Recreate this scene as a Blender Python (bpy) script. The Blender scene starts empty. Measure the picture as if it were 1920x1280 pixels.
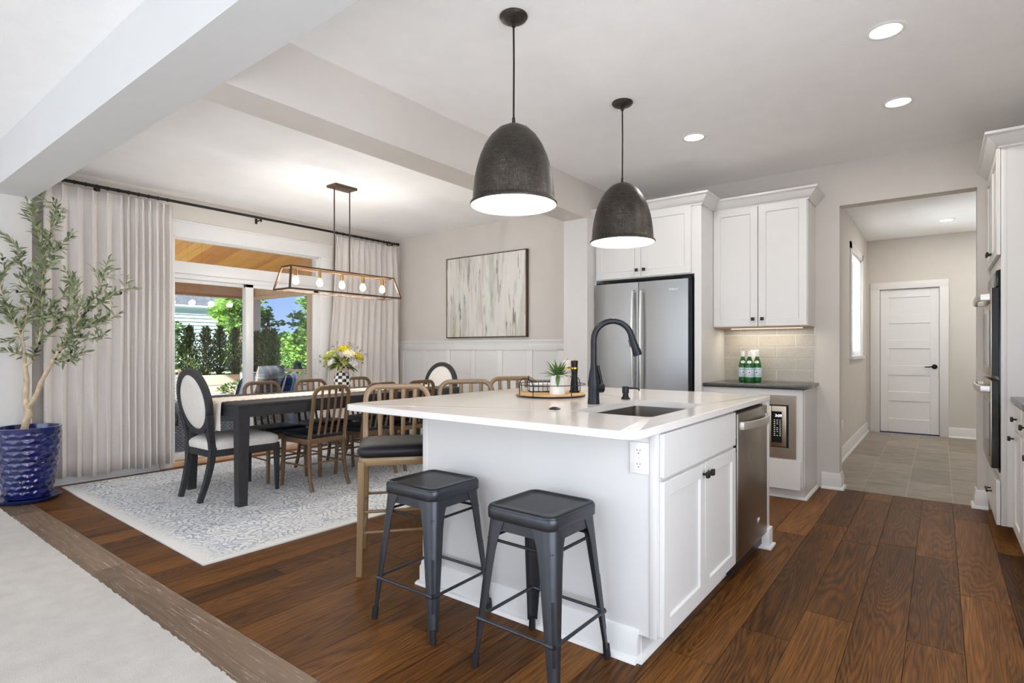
import bpy, bmesh, math, random
import numpy as np
from mathutils import Vector, Matrix, Euler
PI = math.pi
random.seed(7)
SC = bpy.context.scene
COL = SC.collection

# ------------------------------------------------------------------ camera, sky, sun, fill lamps, exposure
CAM_H = 1.2
cam_d = bpy.data.cameras.new('camera')
cam = bpy.data.objects.new('camera', cam_d)
COL.objects.link(cam)
cam.location = (0, 0, CAM_H)
cam.rotation_euler = (PI / 2, 0, math.radians(37.445))
cam_d.sensor_width = 36.0
cam_d.lens = 36.0 * 1046.8 / 1920.0
cam_d.shift_y = 14.9 / 1920.0
cam_d.clip_start = 0.05
cam_d.clip_end = 300
SC.camera = cam

SC.view_settings.view_transform = 'Standard'
SC.view_settings.look = 'None'
SC.view_settings.gamma = 1.0
SC.view_settings.use_curve_mapping = False
SC.view_settings.exposure = 0.56
SC.cycles.max_bounces = 14
SC.cycles.diffuse_bounces = 8
SC.cycles.transparent_max_bounces = 24

W = bpy.data.worlds.new('sky')
SC.world = W
W.use_nodes = True
nt = W.node_tree
nt.nodes.clear()
n_out = nt.nodes.new('ShaderNodeOutputWorld')
n_bg = nt.nodes.new('ShaderNodeBackground')
n_tc = nt.nodes.new('ShaderNodeTexCoord')
n_sep = nt.nodes.new('ShaderNodeSeparateXYZ')
n_abs = nt.nodes.new('ShaderNodeMath'); n_abs.operation = 'ABSOLUTE'
n_rp = nt.nodes.new('ShaderNodeValToRGB')
n_rp.color_ramp.elements[0].position = 0.0
n_rp.color_ramp.elements[0].color = (0.46, 0.62, 0.92, 1)
n_rp.color_ramp.elements[1].position = 0.14
n_rp.color_ramp.elements[1].color = (0.22, 0.38, 0.82, 1)
nt.links.new(n_tc.outputs['Generated'], n_sep.inputs[0])
nt.links.new(n_sep.outputs['Z'], n_abs.inputs[0])
nt.links.new(n_abs.outputs[0], n_rp.inputs[0])
nt.links.new(n_rp.outputs[0], n_bg.inputs[0])
n_bg.inputs[1].default_value = 0.85
nt.links.new(n_bg.outputs[0], n_out.inputs[0])


def lamp(name, kind, loc, rot, energy, color=(1, 1, 1), size=None, size_y=None, parent=None, spread=None, shape=None):
    d = bpy.data.lights.new(name, kind)
    d.energy = energy
    d.color = color
    if kind == 'AREA':
        if shape: d.shape = shape
        elif size_y: d.shape = 'RECTANGLE'
        d.size = size
        if size_y: d.size_y = size_y
        if spread: d.spread = spread
    elif kind in ('POINT', 'SPOT') and size:
        d.shadow_soft_size = size
    elif kind == 'SUN' and size:
        d.angle = size
    o = bpy.data.objects.new(name, d)
    COL.objects.link(o)
    o.location = loc
    o.rotation_euler = rot
    if parent: o.parent = parent
    return o


# low morning sun: rakes under the porch roof and falls through the added living-room opening onto the carpet behind the camera
sun_dir = Vector((-0.30, 0.76, -0.57))
lamp('sun', 'SUN', (5, -12, 20), sun_dir.to_track_quat('-Z', 'Y').to_euler(), 12.5, (0.95, 0.98, 1.0), math.radians(1.0))
# added area lamp filling the unseen window opening put behind the camera
lamp('living_room_fill', 'AREA', (-2.5, -5.3, 1.45), (PI / 2, 0, 0), 70, (0.82, 0.92, 1.0), 6.2, 2.3)
# added area lamp at an unseen opening put in right of the camera
lamp('side_fill', 'AREA', (1.2, 0.2, 1.3), (PI / 2, 0, PI / 2), 68, (0.90, 0.96, 1.0), 3.0, 2.1)


# ------------------------------------------------------------------ materials
def lin(c):
    return tuple(((x / 255) / 12.92 if x / 255 <= 0.04045 else ((x / 255 + 0.055) / 1.055) ** 2.4) for x in c)


class NT:
    def __init__(s, name):
        s.m = bpy.data.materials.new(name)
        s.m.use_nodes = True
        s.t = s.m.node_tree
        s.t.nodes.clear()
        s.out = s.n('ShaderNodeOutputMaterial')
        s.b = s.n('ShaderNodeBsdfPrincipled')
        s.l(s.b.outputs[0], s.out.inputs[0])

    def n(s, k, **kw):
        o = s.t.nodes.new(k)
        for a, v in kw.items(): setattr(o, a, v)
        return o

    def l(s, a, b):
        s.t.links.new(a, b)

    def math(s, op, a, b=None, c=None):
        m = s.n('ShaderNodeMath', operation=op)
        for i, v in enumerate((a, b, c)):
            if v is None: continue
            if isinstance(v, (int, float)): m.inputs[i].default_value = v
            else: s.l(v, m.inputs[i])
        return m.outputs[0]

    def noise(s, vec, scale, detail=3, rough=0.5, dist=0.0):
        t = s.n('ShaderNodeTexNoise')
        t.inputs['Scale'].default_value = scale
        t.inputs['Detail'].default_value = detail
        t.inputs['Roughness'].default_value = rough
        t.inputs['Distortion'].default_value = dist
        if vec is not None: s.l(vec, t.inputs['Vector'])
        return t.outputs[0]

    def mapping(s, vec, scale=(1, 1, 1), loc=(0, 0, 0), rot=(0, 0, 0)):
        m = s.n('ShaderNodeMapping')
        m.inputs['Scale'].default_value = scale
        m.inputs['Location'].default_value = loc
        m.inputs['Rotation'].default_value = rot
        s.l(vec, m.inputs['Vector'])
        return m.outputs[0]

    def pos(s):
        return s.n('ShaderNodeNewGeometry').outputs['Position']

    def obj(s):
        return s.n('ShaderNodeTexCoord').outputs['Object']

    def rnd(s):
        return s.n('ShaderNodeObjectInfo').outputs['Random']

    def ramp(s, fac, stops):
        r = s.n('ShaderNodeValToRGB')
        e = r.color_ramp.elements
        while len(e) < len(stops): e.new(0.5)
        for i, (p, c) in enumerate(stops):
            e[i].position = p
            e[i].color = (*c[:3], 1) if len(c) >= 3 else (c[0], c[0], c[0], 1)
        s.l(fac, r.inputs[0])
        return r.outputs[0]

    def mix(s, fac, a, b, mode='MIX'):
        m = s.n('ShaderNodeMix', data_type='RGBA', blend_type=mode)
        for i, v in ((0, fac), (6, a), (7, b)):
            if isinstance(v, (int, float)): m.inputs[i].default_value = v
            elif isinstance(v, tuple): m.inputs[i].default_value = (*v[:3], 1)
            else: s.l(v, m.inputs[i])
        return m.outputs[2]

    def bump(s, h, strength=0.2, dist=0.01):
        b = s.n('ShaderNodeBump')
        b.inputs['Strength'].default_value = strength
        b.inputs['Distance'].default_value = dist
        s.l(h, b.inputs['Height'])
        s.l(b.outputs[0], s.b.inputs['Normal'])

    def set(s, color=None, rough=None, metal=None, **kw):
        if color is not None:
            if isinstance(color, tuple): s.b.inputs['Base Color'].default_value = (*color[:3], 1)
            else: s.l(color, s.b.inputs['Base Color'])
        if rough is not None:
            if isinstance(rough, (int, float)): s.b.inputs['Roughness'].default_value = rough
            else: s.l(rough, s.b.inputs['Roughness'])
        if metal is not None: s.b.inputs['Metallic'].default_value = metal
        for k, v in kw.items(): s.b.inputs[k.replace('_', ' ')].default_value = v
        return s


M = {}


def plain(name, rgb, rough=0.5, metal=0.0, var=0.04, scale=6.0, bump=0.0, bscale=60, **kw):
    """solid colour with a little procedural mottling and fine relief"""
    t = NT(name)
    c = lin(rgb)
    p = t.pos()
    f = t.noise(p, scale, 3)
    col = t.ramp(f, [(0.3, tuple(x * (1 - var) for x in c)), (0.7, tuple(min(1, x * (1 + var)) for x in c))])
    t.set(col, rough, metal, **kw)
    if bump: t.bump(t.noise(p, bscale, 4), bump, 0.004)
    M[name] = t.m
    return t.m


plain('wall_paint', (214, 207, 199), 0.75, var=0.012, bump=0.08, bscale=180)
plain('wall_white', (216, 212, 208), 0.75, var=0.012, bump=0.08, bscale=180)
plain('ceiling_paint', (249, 248, 247), 0.85, var=0.015, bump=0.35, bscale=130)
plain('ceiling_smooth', (244, 243, 241), 0.85, var=0.01, bump=0.1, bscale=160)
plain('beam_paint', (214, 214, 213), 0.8, var=0.01, bump=0.1, bscale=160)
plain('trim_white', (232, 230, 227), 0.32, var=0.008)
plain('cabinet_white', (222, 220, 217), 0.3, var=0.008)
plain('gap_shade', (60, 56, 50), 0.6)
plain('door_white', (238, 237, 235), 0.35, var=0.008)
plain('black_metal', (34, 33, 34), 0.38, 0.6, var=0.1)
plain('bronze_knob', (52, 46, 42), 0.4, 0.7, var=0.1)
plain('rod_black', (40, 34, 32), 0.4, 0.5)
plain('rubber', (22, 22, 23), 0.6)
plain('black_wood', (46, 46, 48), 0.45, var=0.2, scale=30, bump=0.15, bscale=90)
plain('cushion_black', (24, 24, 28), 0.5, var=0.15, scale=20, bump=0.3, bscale=25)
plain('gunmetal', (74, 76, 81), 0.36, 0.75, var=0.07, scale=25)
plain('gunmetal_dark', (46, 48, 52), 0.4, 0.7, var=0.1, scale=25)
plain('oven_black', (18, 18, 19), 0.12)
plain('white_ceramic', (240, 238, 234), 0.25, var=0.01)
plain('white_plastic', (243, 241, 238), 0.3, var=0.005)
plain('socket_dark', (45, 43, 42), 0.5)
plain('steel_edge', (196, 192, 186), 0.3, 0.9)
plain('brass', (176, 140, 96), 0.32, 0.9, var=0.06)
plain('brass_dark', (98, 78, 62), 0.45, 0.7, var=0.12, scale=20)
plain('gold', (214, 160, 60), 0.25, 1.0)
plain('chair_linen', (222, 216, 209), 0.9, var=0.03, scale=40, bump=0.25, bscale=500)
plain('runner_linen', (226, 214, 200), 0.92, var=0.04, scale=30, bump=0.3, bscale=500)
plain('olive_bark', (196, 176, 148), 0.85, var=0.22, scale=22, bump=0.6, bscale=40)
plain('olive_fruit', (38, 34, 40), 0.3)
plain('soil', (58, 46, 36), 0.95, var=0.3, scale=40, bump=0.8)
plain('saucer_blue', (18, 34, 88), 0.12, var=0.15, scale=9, Coat_Weight=0.6)
plain('tray_wood', (206, 164, 112), 0.5, var=0.16, scale=14)
plain('paper_white', (240, 238, 236), 0.8, var=0.02)
plain('succulent', (86, 116, 58), 0.5, var=0.3, scale=25)
plain('marble_white', (236, 232, 226), 0.3, var=0.05, scale=12)
plain('ribbon', (206, 178, 168), 0.6)
plain('grout', (238, 234, 224), 0.8, var=0.02)
plain('floor_tile_grout', (196, 184, 166), 0.85, var=0.03)
plain('subfloor', (38, 26, 18), 0.9)
plain('pine', (214, 168, 108), 0.6, var=0.14, scale=5)
plain('cedar', (214, 178, 142), 0.7, var=0.12, scale=6, bump=0.2)
plain('lawn', (106, 114, 82), 0.95, var=0.25, scale=3, bump=0.8, bscale=30)
plain('deck', (222, 214, 202), 0.8, var=0.1)
plain('siding_green', (208, 224, 214), 0.7, var=0.02)
plain('house_white', (236, 240, 238), 0.6)
plain('bark', (104, 84, 66), 0.9, var=0.2, bump=0.6)
plain('wicker_dark', (92, 88, 86), 0.7, var=0.2, scale=30)
plain('teal_stripe', (90, 130, 128), 0.9)
plain('cover_grey', (150, 152, 156), 0.8)
plain('far_fence', (214, 210, 200), 0.8)


def emit(name, rgb, strength):
    t = NT(name)
    t.set((0.9, 0.9, 0.9), 0.4)
    t.b.inputs['Emission Color'].default_value = (*rgb, 1)
    t.b.inputs['Emission Strength'].default_value = strength
    M[name] = t.m


emit('lens_glow', (1.0, 0.96, 0.9), 5.0)
emit('bulb_glow', (1.0, 0.80, 0.52), 12.0)
emit('pendant_inside', (1.0, 0.90, 0.76), 0.0)
emit('led_strip', (1.0, 0.86, 0.62), 0.5)
emit('display_blue', (0.72, 0.82, 1.0), 2.2)
emit('key_glow', (0.55, 0.5, 0.42), 0.25)  # key legends given a faint glow of their own

# glass panes: clear with Fresnel reflection
def glass(name, tint=(0.97, 0.985, 0.98), refl=1.0):
    t = NT(name)
    tr = t.n('ShaderNodeBsdfTransparent'); tr.inputs[0].default_value = (*tint, 1)
    gl = t.n('ShaderNodeBsdfGlossy'); gl.inputs['Roughness'].default_value = 0.0
    gl.inputs[0].default_value = (refl, refl, refl, 1)
    fr = t.n('ShaderNodeFresnel'); fr.inputs[0].default_value = 1.5
    mx = t.n('ShaderNodeMixShader')
    t.l(fr.outputs[0], mx.inputs[0]); t.l(tr.outputs[0], mx.inputs[1]); t.l(gl.outputs[0], mx.inputs[2])
    t.l(mx.outputs[0], t.out.inputs[0])
    M[name] = t.m


glass('pane')
glass('lantern_pane', (1, 1, 1), 0.6)

# green bottle glass
t = NT('bottle_green')
t.set(lin((46, 122, 50)), 0.08, 0.0)
t.b.inputs['Transmission Weight'].default_value = 0.35
t.b.inputs['IOR'].default_value = 1.45
M['bottle_green'] = t.m

# plank floor: every board its own tone, long grain and cathedral figure
def wood(name, stops, axis=1, gscale=1.0, rough=0.38, contrast=1.0, whiten=0.0, coat=0.0, spec=0.5, tone=0.42, ringf=16.0):
    t = NT(name)
    r = t.rnd()
    off = t.n('ShaderNodeCombineXYZ')
    for i, k in enumerate((17.3, 5.1, 9.7)):
        t.l(t.math('MULTIPLY', r, k), off.inputs[i])
    va = t.n('ShaderNodeVectorMath', operation='ADD')
    t.l(t.pos(), va.inputs[0]); t.l(off.outputs[0], va.inputs[1])
    sc = [9.0 * gscale] * 3
    sc[axis] = 0.8 * gscale
    mp = t.mapping(va.outputs[0], tuple(sc))
    warp = t.noise(mp, 0.55, 2, 0.5, 0.6)
    rings = t.math('FRACT', t.math('MULTIPLY', warp, ringf))
    rings = t.math('POWER', t.math('ABSOLUTE', t.math('SUBTRACT', rings, 0.5)), 0.7)
    sc2 = [160.0 * gscale] * 3
    sc2[axis] = 4.0 * gscale
    fine = t.noise(t.mapping(va.outputs[0], tuple(sc2)), 1.0, 3, 0.7)
    big = t.noise(t.mapping(va.outputs[0], tuple(x * 0.35 for x in sc)), 1.0, 3)
    f = t.math('ADD', t.math('MULTIPLY', r, tone), t.math('MULTIPLY', big, 0.84 - tone))
    f = t.math('ADD', f, t.math('MULTIPLY', t.math('SUBTRACT', fine, 0.5), 0.34 * contrast))
    f = t.math('ADD', f, t.math('MULTIPLY', t.math('SUBTRACT', rings, 0.55), 0.26 * contrast * 16.0 / ringf ** 0.94 if ringf > 20 else 0.26 * contrast))
    col = t.ramp(f, [(p, lin(c)) for p, c in stops])
    if whiten:
        wf = t.math('MULTIPLY', t.math('GREATER_THAN', fine, 0.62), whiten)
        col = t.mix(wf, col, lin((206, 196, 184)))
    rr = t.math('ADD', t.math('MULTIPLY', fine, 0.16), rough - 0.08)
    t.set(col, rr)
    t.b.inputs['Specular IOR Level'].default_value = spec
    if coat: t.b.inputs['Coat Weight'].default_value = coat
    t.bump(t.math('ADD', fine, t.math('MULTIPLY', rings, 0.6)), 0.14, 0.003)
    M[name] = t.m


wood('oak_floor', [(0.12, (54, 32, 14)), (0.36, (100, 63, 28)), (0.58, (130, 85, 39)), (0.86, (168, 117, 60))], 1, rough=0.42, spec=0.10, tone=0.22, contrast=2.3, ringf=34.0)
wood('oak_border', [(0.1, (92, 74, 58)), (0.4, (124, 102, 80)), (0.7, (148, 124, 98)), (0.95, (170, 146, 118))], 0, rough=0.45, whiten=0.55)
wood('chair_wood', [(0.1, (84, 64, 45)), (0.4, (108, 82, 56)), (0.7, (126, 97, 65)), (0.95, (150, 114, 74))], 2, 1.6, rough=0.34, contrast=0.45, coat=0.3)
wood('stool_wood', [(0.1, (120, 95, 64)), (0.4, (142, 113, 77)), (0.7, (156, 126, 87)), (0.95, (174, 142, 100))], 2, 1.6, rough=0.34, contrast=0.4, coat=0.3)
wood('pine_boards', [(0.1, (206, 128, 50)), (0.4, (232, 164, 74)), (0.7, (244, 190, 96)), (0.95, (250, 212, 124))], 0, 0.8, rough=0.6, contrast=0.6)
wood('cedar_beam', [(0.1, (176, 132, 98)), (0.4, (204, 162, 124)), (0.7, (220, 184, 148)), (0.95, (232, 204, 172))], 1, 0.8, rough=0.7, contrast=0.6)
wood('cedar_post', [(0.1, (206, 178, 152)), (0.4, (222, 198, 172)), (0.7, (232, 212, 190)), (0.95, (240, 224, 206))], 2, 0.8, rough=0.7, contrast=0.5)

# carpet
t = NT('carpet_pile')
p = t.pos()
c1 = t.noise(p, 260, 2, 0.7)
c2 = t.noise(p, 9, 3)
col = t.ramp(t.math('ADD', t.math('MULTIPLY', c1, 0.7), t.math('MULTIPLY', c2, 0.3)), [(0.3, lin((206, 200, 193))), (0.7, lin((244, 239, 232)))])
t.set(col, 0.95)
t.bump(c1, 0.9, 0.012)
M['carpet_pile'] = t.m

# grey floor tile of the back hall
t = NT('hall_tile')
p = t.pos()
a = t.noise(t.mapping(p, (5, 9, 5)), 1.0, 5, 0.6, 0.5)
r = t.rnd()
f = t.math('ADD', t.math('MULTIPLY', r, 0.25), t.math('MULTIPLY', a, 0.75))
t.set(t.ramp(f, [(0.2, lin((122, 112, 99))), (0.5, lin((150, 140, 126))), (0.8, lin((172, 161, 146)))]), 0.5)
M['hall_tile'] = t.m

# backsplash tile: linen weave glaze
t = NT('backsplash_tile')
p = t.pos()
w1 = t.noise(t.mapping(p, (60, 60, 420)), 1.0, 2)
w2 = t.noise(t.mapping(p, (420, 420, 60)), 1.0, 2)
f = t.math('MULTIPLY', t.math('ADD', w1, w2), 0.5)
t.set(t.ramp(f, [(0.35, lin((166, 160, 149))), (0.65, lin((194, 189, 178)))]), 0.3)
t.bump(f, 0.25, 0.003)
M['backsplash_tile'] = t.m

# white quartz, dark granite
t = NT('quartz')
p = t.pos()
f = t.noise(t.mapping(p, (3, 1.4, 3), rot=(0, 0, 0.5)), 1.0, 5, 0.6, 1.2)
t.set(t.ramp(f, [(0.3, lin((224, 219, 213))), (0.46, lin((229, 224, 219))), (0.7, lin((231, 227, 222)))]), 0.12)
M['quartz'] = t.m
t = NT('granite')
p = t.pos()
f = t.noise(p, 240, 3, 0.8)
t.set(t.ramp(f, [(0.35, lin((26, 25, 24))), (0.55, lin((58, 56, 53))), (0.7, lin((120, 116, 108)))]), 0.14)
M['granite'] = t.m

# brushed steel
def steel(name, rgb, axis, rough=0.3):
    t = NT(name)
    sc = [240.0, 240.0, 240.0]
    sc[axis] = 3.0
    f = t.noise(t.mapping(t.pos(), tuple(sc)), 1.0, 2, 0.6)
    c = lin(rgb)
    t.set(t.ramp(f, [(0.2, tuple(x * 0.97 for x in c)), (0.8, c)]), t.math('ADD', t.math('MULTIPLY', f, 0.05), rough - 0.025), 1.0)
    M[name] = t.m


steel('steel', (164, 163, 161), 2, 0.36)
steel('steel_warm', (166, 158, 148), 1, 0.33)
steel('steel_trim', (196, 184, 170), 0, 0.32)
steel('steel_sink', (150, 142, 136), 0, 0.34)
steel('steel_handle', (222, 218, 212), 2, 0.4)

# hammered dark pendant metal with pale rubbed flecks
t = NT('pendant_metal')
p = t.obj()
a = t.noise(t.mapping(p, (260, 260, 22)), 1.0, 3, 0.8)
b = t.noise(t.mapping(p, (22, 22, 300)), 1.0, 3, 0.8)
c = t.noise(p, 7, 3)
f = t.math('MULTIPLY', t.math('ADD', a, b), 0.5)
col = t.ramp(t.math('ADD', t.math('MULTIPLY', f, 0.75), t.math('MULTIPLY', c, 0.25)), [(0.38, lin((38, 35, 32))), (0.5, lin((64, 59, 53))), (0.6, lin((92, 85, 75))), (0.7, lin((168, 156, 140)))])
t.set(col, 0.42, 0.55)
t.bump(f, 0.2, 0.002)
M['pendant_metal'] = t.m

# cobalt glaze
t = NT('cobalt_glaze')
p = t.obj()
f = t.noise(p, 14, 3)
t.set(t.ramp(f, [(0.3, lin((12, 18, 66))), (0.7, lin((22, 34, 104)))]), 0.1)
t.b.inputs['Coat Weight'].default_value = 0.8
M['cobalt_glaze'] = t.m

# curtain cloth
t = NT('curtain_cloth')
p = t.pos()
wv = t.noise(t.mapping(p, (300, 300, 40)), 1.0, 2)
t.set(t.ramp(wv, [(0.3, lin((238, 231, 226))), (0.7, lin((247, 242, 238)))]), 0.9)
tl = t.n('ShaderNodeBsdfTranslucent'); tl.inputs[0].default_value = (*lin((236, 228, 220)), 1)
mx = t.n('ShaderNodeMixShader'); mx.inputs[0].default_value = 0.25
t.l(t.b.outputs[0], mx.inputs[1]); t.l(tl.outputs[0], mx.inputs[2]); t.l(mx.outputs[0], t.out.inputs[0])
M['curtain_cloth'] = t.m

# leaves
def leafmat(name, lo, hi, trans=0.25, rough=0.5):
    t = NT(name)
    r = t.n('ShaderNodeNewGeometry').outputs['Random Per Island']
    r2 = t.rnd()
    f = t.math('FRACT', t.math('ADD', r, r2))
    col = t.ramp(f, [(0.0, lin(lo)), (1.0, lin(hi))])
    t.set(col, rough)
    tl = t.n('ShaderNodeBsdfTranslucent'); t.l(col, tl.inputs[0])
    mx = t.n('ShaderNodeMixShader'); mx.inputs[0].default_value = trans
    t.l(t.b.outputs[0], mx.inputs[1]); t.l(tl.outputs[0], mx.inputs[2]); t.l(mx.outputs[0], t.out.inputs[0])
    M[name] = t.m


leafmat('olive_leaf', (88, 104, 72), (176, 184, 142), 0.22)
leafmat('arborvitae', (58, 80, 44), (124, 142, 82), 0.3)
leafmat('maple_leaf', (104, 152, 56), (176, 206, 104), 0.45)
leafmat('tree_dark', (84, 122, 56), (140, 170, 92), 0.4)
leafmat('flower_leaf', (88, 104, 44), (140, 146, 66), 0.2)
leafmat('petal_green', (170, 176, 84), (206, 206, 120), 0.2)
leafmat('petal_yellow', (196, 184, 40), (222, 206, 76), 0.2)
leafmat('petal_cream', (236, 226, 196), (248, 242, 228), 0.2)
leafmat('petal_white', (238, 234, 226), (250, 248, 244), 0.2)
leafmat('berry', (120, 108, 88), (160, 150, 130), 0.1)
leafmat('shrub_leaf', (70, 96, 56), (120, 140, 86), 0.3)

# abstract canvas: vertical strokes
t = NT('canvas_paint')
p = t.pos()
a = t.noise(t.mapping(p, (9, 1, 0.9)), 1.0, 4, 0.6, 0.3)
col = t.ramp(a, [(0.25, lin((222, 218, 210))), (0.45, lin((206, 200, 189))), (0.52, lin((226, 221, 213))), (0.75, lin((232, 228, 221)))])
b = t.noise(t.mapping(p, (16, 1, 1.5), loc=(3.1, 0, 2.2)), 1.0, 3, 0.6, 0.3)
col = t.mix(t.ramp(b, [(0.56, (0, 0, 0)), (0.64, (0.75, 0.75, 0.75))]), col, lin((178, 164, 132)))
g = t.noise(t.mapping(p, (10, 1, 1.6), loc=(7.7, 0, 5.2)), 1.0, 3, 0.6, 0.4)
col = t.mix(t.ramp(g, [(0.58, (0, 0, 0)), (0.7, (0.6, 0.6, 0.6))]), col, lin((178, 198, 190)))
d = t.noise(t.mapping(p, (26, 1, 2.6), loc=(1.3, 0, 9.1)), 1.0, 3, 0.6, 0.3)
col = t.mix(t.ramp(d, [(0.635, (0, 0, 0)), (0.69, (0.85, 0.85, 0.85))]), col, lin((84, 92, 92)))
e = t.noise(t.mapping(p, (12, 1, 3.2), loc=(11.3, 0, 1.1)), 1.0, 3, 0.6, 0.3)
col = t.mix(t.ramp(e, [(0.68, (0, 0, 0)), (0.74, (0.7, 0.7, 0.7))]), col, lin((184, 132, 78)))
t.set(col, 0.8)
t.bump(d, 0.3, 0.004)
M['canvas_paint'] = t.m

# rug: faded blue-grey medallions in an ogee trellis on ivory
t = NT('rug_weave')
p = t.pos()
sx = t.n('ShaderNodeSeparateXYZ'); t.l(p, sx.inputs[0])
X, Y = sx.outputs[0], sx.outputs[1]
wn = t.noise(p, 7.0, 3, 0.6)
wob = t.math('MULTIPLY', t.math('SUBTRACT', wn, 0.5), 0.10)
cw, ch = 0.86, 0.74
def cell(ox, oy):
    ux = t.math('ADD', t.math('DIVIDE', X, cw), ox)
    uy = t.math('ADD', t.math('DIVIDE', Y, ch), oy)
    fx = t.math('MULTIPLY', t.math('SUBTRACT', t.math('FRACT', t.math('ADD', ux, 100.0)), 0.5), cw)
    fy = t.math('MULTIPLY', t.math('SUBTRACT', t.math('FRACT', t.math('ADD', uy, 100.0)), 0.5), ch)
    rr = t.math('SQRT', t.math('ADD', t.math('MULTIPLY', fx, fx), t.math('MULTIPLY', fy, fy)))
    aa = t.math('ARCTAN2', fy, fx)
    return rr, aa
def medal(ox, oy):
    rr, aa = cell(ox, oy)
    rr = t.math('ADD', rr, wob)
    ph = t.math('ADD', t.math('MULTIPLY', rr, 64.0), t.math('MULTIPLY', t.math('SINE', t.math('MULTIPLY', aa, 8.0)), 1.9))
    ph = t.math('ADD', ph, t.math('MULTIPLY', t.math('COSINE', t.math('MULTIPLY', aa, 4.0)), 1.2))
    return t.math('SINE', ph), rr
m1, r1 = medal(0.0, 0.0)
m2, r2 = medal(0.5, 0.5)
near = t.math('LESS_THAN', r1, r2)
pat = t.math('ADD', t.math('MULTIPLY', near, m1), t.math('MULTIPLY', t.math('SUBTRACT', 1.0, near), m2))
line = t.ramp(t.math('ABSOLUTE', pat), [(0.22, (1, 1, 1)), (0.55, (0, 0, 0))])
gate = t.ramp(t.noise(t.mapping(p, (11, 11, 1)), 1.0, 2, 0.5, 0.8), [(0.36, (0.15, 0.15, 0.15)), (0.46, (1, 1, 1))])
line = t.math('MULTIPLY', line, gate)
vo = t.n('ShaderNodeTexVoronoi', feature='DISTANCE_TO_EDGE')
vo.inputs['Scale'].default_value = 11.0
dv = t.n('ShaderNodeVectorMath', operation='ADD')
nd = t.n('ShaderNodeTexNoise'); nd.inputs['Scale'].default_value = 9.0
t.l(p, nd.inputs['Vector'])
ns = t.n('ShaderNodeVectorMath', operation='SCALE'); ns.inputs['Scale'].default_value = 0.09
t.l(nd.outputs['Color'], ns.inputs[0]); t.l(p, dv.inputs[0]); t.l(ns.outputs[0], dv.inputs[1])
t.l(dv.outputs[0], vo.inputs['Vector'])
vein = t.ramp(vo.outputs['Distance'], [(0.07, (0.95, 0.95, 0.95)), (0.14, (0, 0, 0))])
blob = t.ramp(t.noise(t.mapping(p, (20, 20, 1)), 1.0, 2, 0.5, 1.8), [(0.55, (0, 0, 0)), (0.62, (0.8, 0.8, 0.8))])
speck = t.noise(p, 190, 2, 0.6)
patm = t.math('MAXIMUM', t.math('MAXIMUM', line, t.math('MULTIPLY', vein, t.math('SUBTRACT', 1.0, gate))), blob)
fade = t.ramp(t.noise(p, 2.4, 3), [(0.3, (1, 1, 1)), (0.7, (0.75, 0.75, 0.75))])
patm = t.math('MULTIPLY', patm, fade)
patm = t.math('MULTIPLY', patm, t.ramp(speck, [(0.3, (0.8, 0.8, 0.8)), (0.6, (1, 1, 1))]))
# plain ivory margin along the two visible edges
ex = t.math('MINIMUM', t.math('SUBTRACT', -3.22, X), t.math('SUBTRACT', Y, 1.44))
marg = t.math('SMOOTH_MIN', 1.0, t.math('MAXIMUM', 0.0, t.math('MULTIPLY', t.math('SUBTRACT', ex, 0.03), 12.0)), 0.1)
patm = t.math('MULTIPLY', patm, marg)
blue = t.ramp(t.noise(p, 5.0, 2), [(0.3, lin((104, 126, 154))), (0.7, lin((136, 156, 180)))])
t.set(t.mix(patm, lin((228, 226, 222)), blue), 0.95)
t.bump(speck, 0.7, 0.006)
M['rug_weave'] = t.m

# checkered vase
t = NT('vase_check')
o = t.obj()
s = t.n('ShaderNodeSeparateXYZ'); t.l(o, s.inputs[0])
an = t.math('ARCTAN2', s.outputs[1], s.outputs[0])
ia = t.math('FLOOR', t.math('MULTIPLY', t.math('ADD', an, PI + 0.12), 12 / (2 * PI)))
iz = t.math('FLOOR', t.math('MULTIPLY', s.outputs[2], 33.0))
ck = t.math('MODULO', t.math('ADD', t.math('ADD', ia, iz), 100.0), 2.0)
ck = t.math('LESS_THAN', ck, 0.5)
t.set(t.mix(ck, lin((238, 234, 226)), lin((42, 38, 40))), 0.2)
M['vase_check'] = t.m

# shingles, plaid cushion, stripes, wicker
t = NT('shingles')
br = t.n('ShaderNodeTexBrick'); t.l(t.mapping(t.obj(), (1, 1, 1)), br.inputs['Vector'])
br.inputs['Scale'].default_value = 2.5
br.inputs['Color1'].default_value = (*lin((88, 90, 94)), 1)
br.inputs['Color2'].default_value = (*lin((106, 106, 108)), 1)
br.inputs['Mortar'].default_value = (*lin((70, 72, 76)), 1)
t.set(br.outputs[0], 0.9)
M['shingles'] = t.m
t = NT('plaid')
o = t.obj(); s = t.n('ShaderNodeSeparateXYZ'); t.l(o, s.inputs[0])
col = lin((98, 100, 104))
def band(v, k, w, ph=0.0):
    return t.math('LESS_THAN', t.math('FRACT', t.math('ADD', t.math('MULTIPLY', v, k), ph)), w)
c = t.mix(t.math('MULTIPLY', band(s.outputs[0], 5.5, 0.3), 0.5), col, lin((70, 76, 86)))
c = t.mix(t.math('MULTIPLY', band(s.outputs[2], 5.5, 0.3), 0.5), c, lin((70, 76, 86)))
c = t.mix(t.math('MULTIPLY', band(s.outputs[0], 5.5, 0.05, 0.4), 0.8), c, lin((176, 148, 122)))
c = t.mix(t.math('MULTIPLY', band(s.outputs[2], 5.5, 0.05, 0.4), 0.8), c, lin((176, 148, 122)))
t.set(c, 0.95)
M['plaid'] = t.m
t = NT('striped_cloth')
o = t.obj(); s = t.n('ShaderNodeSeparateXYZ'); t.l(o, s.inputs[0])
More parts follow.
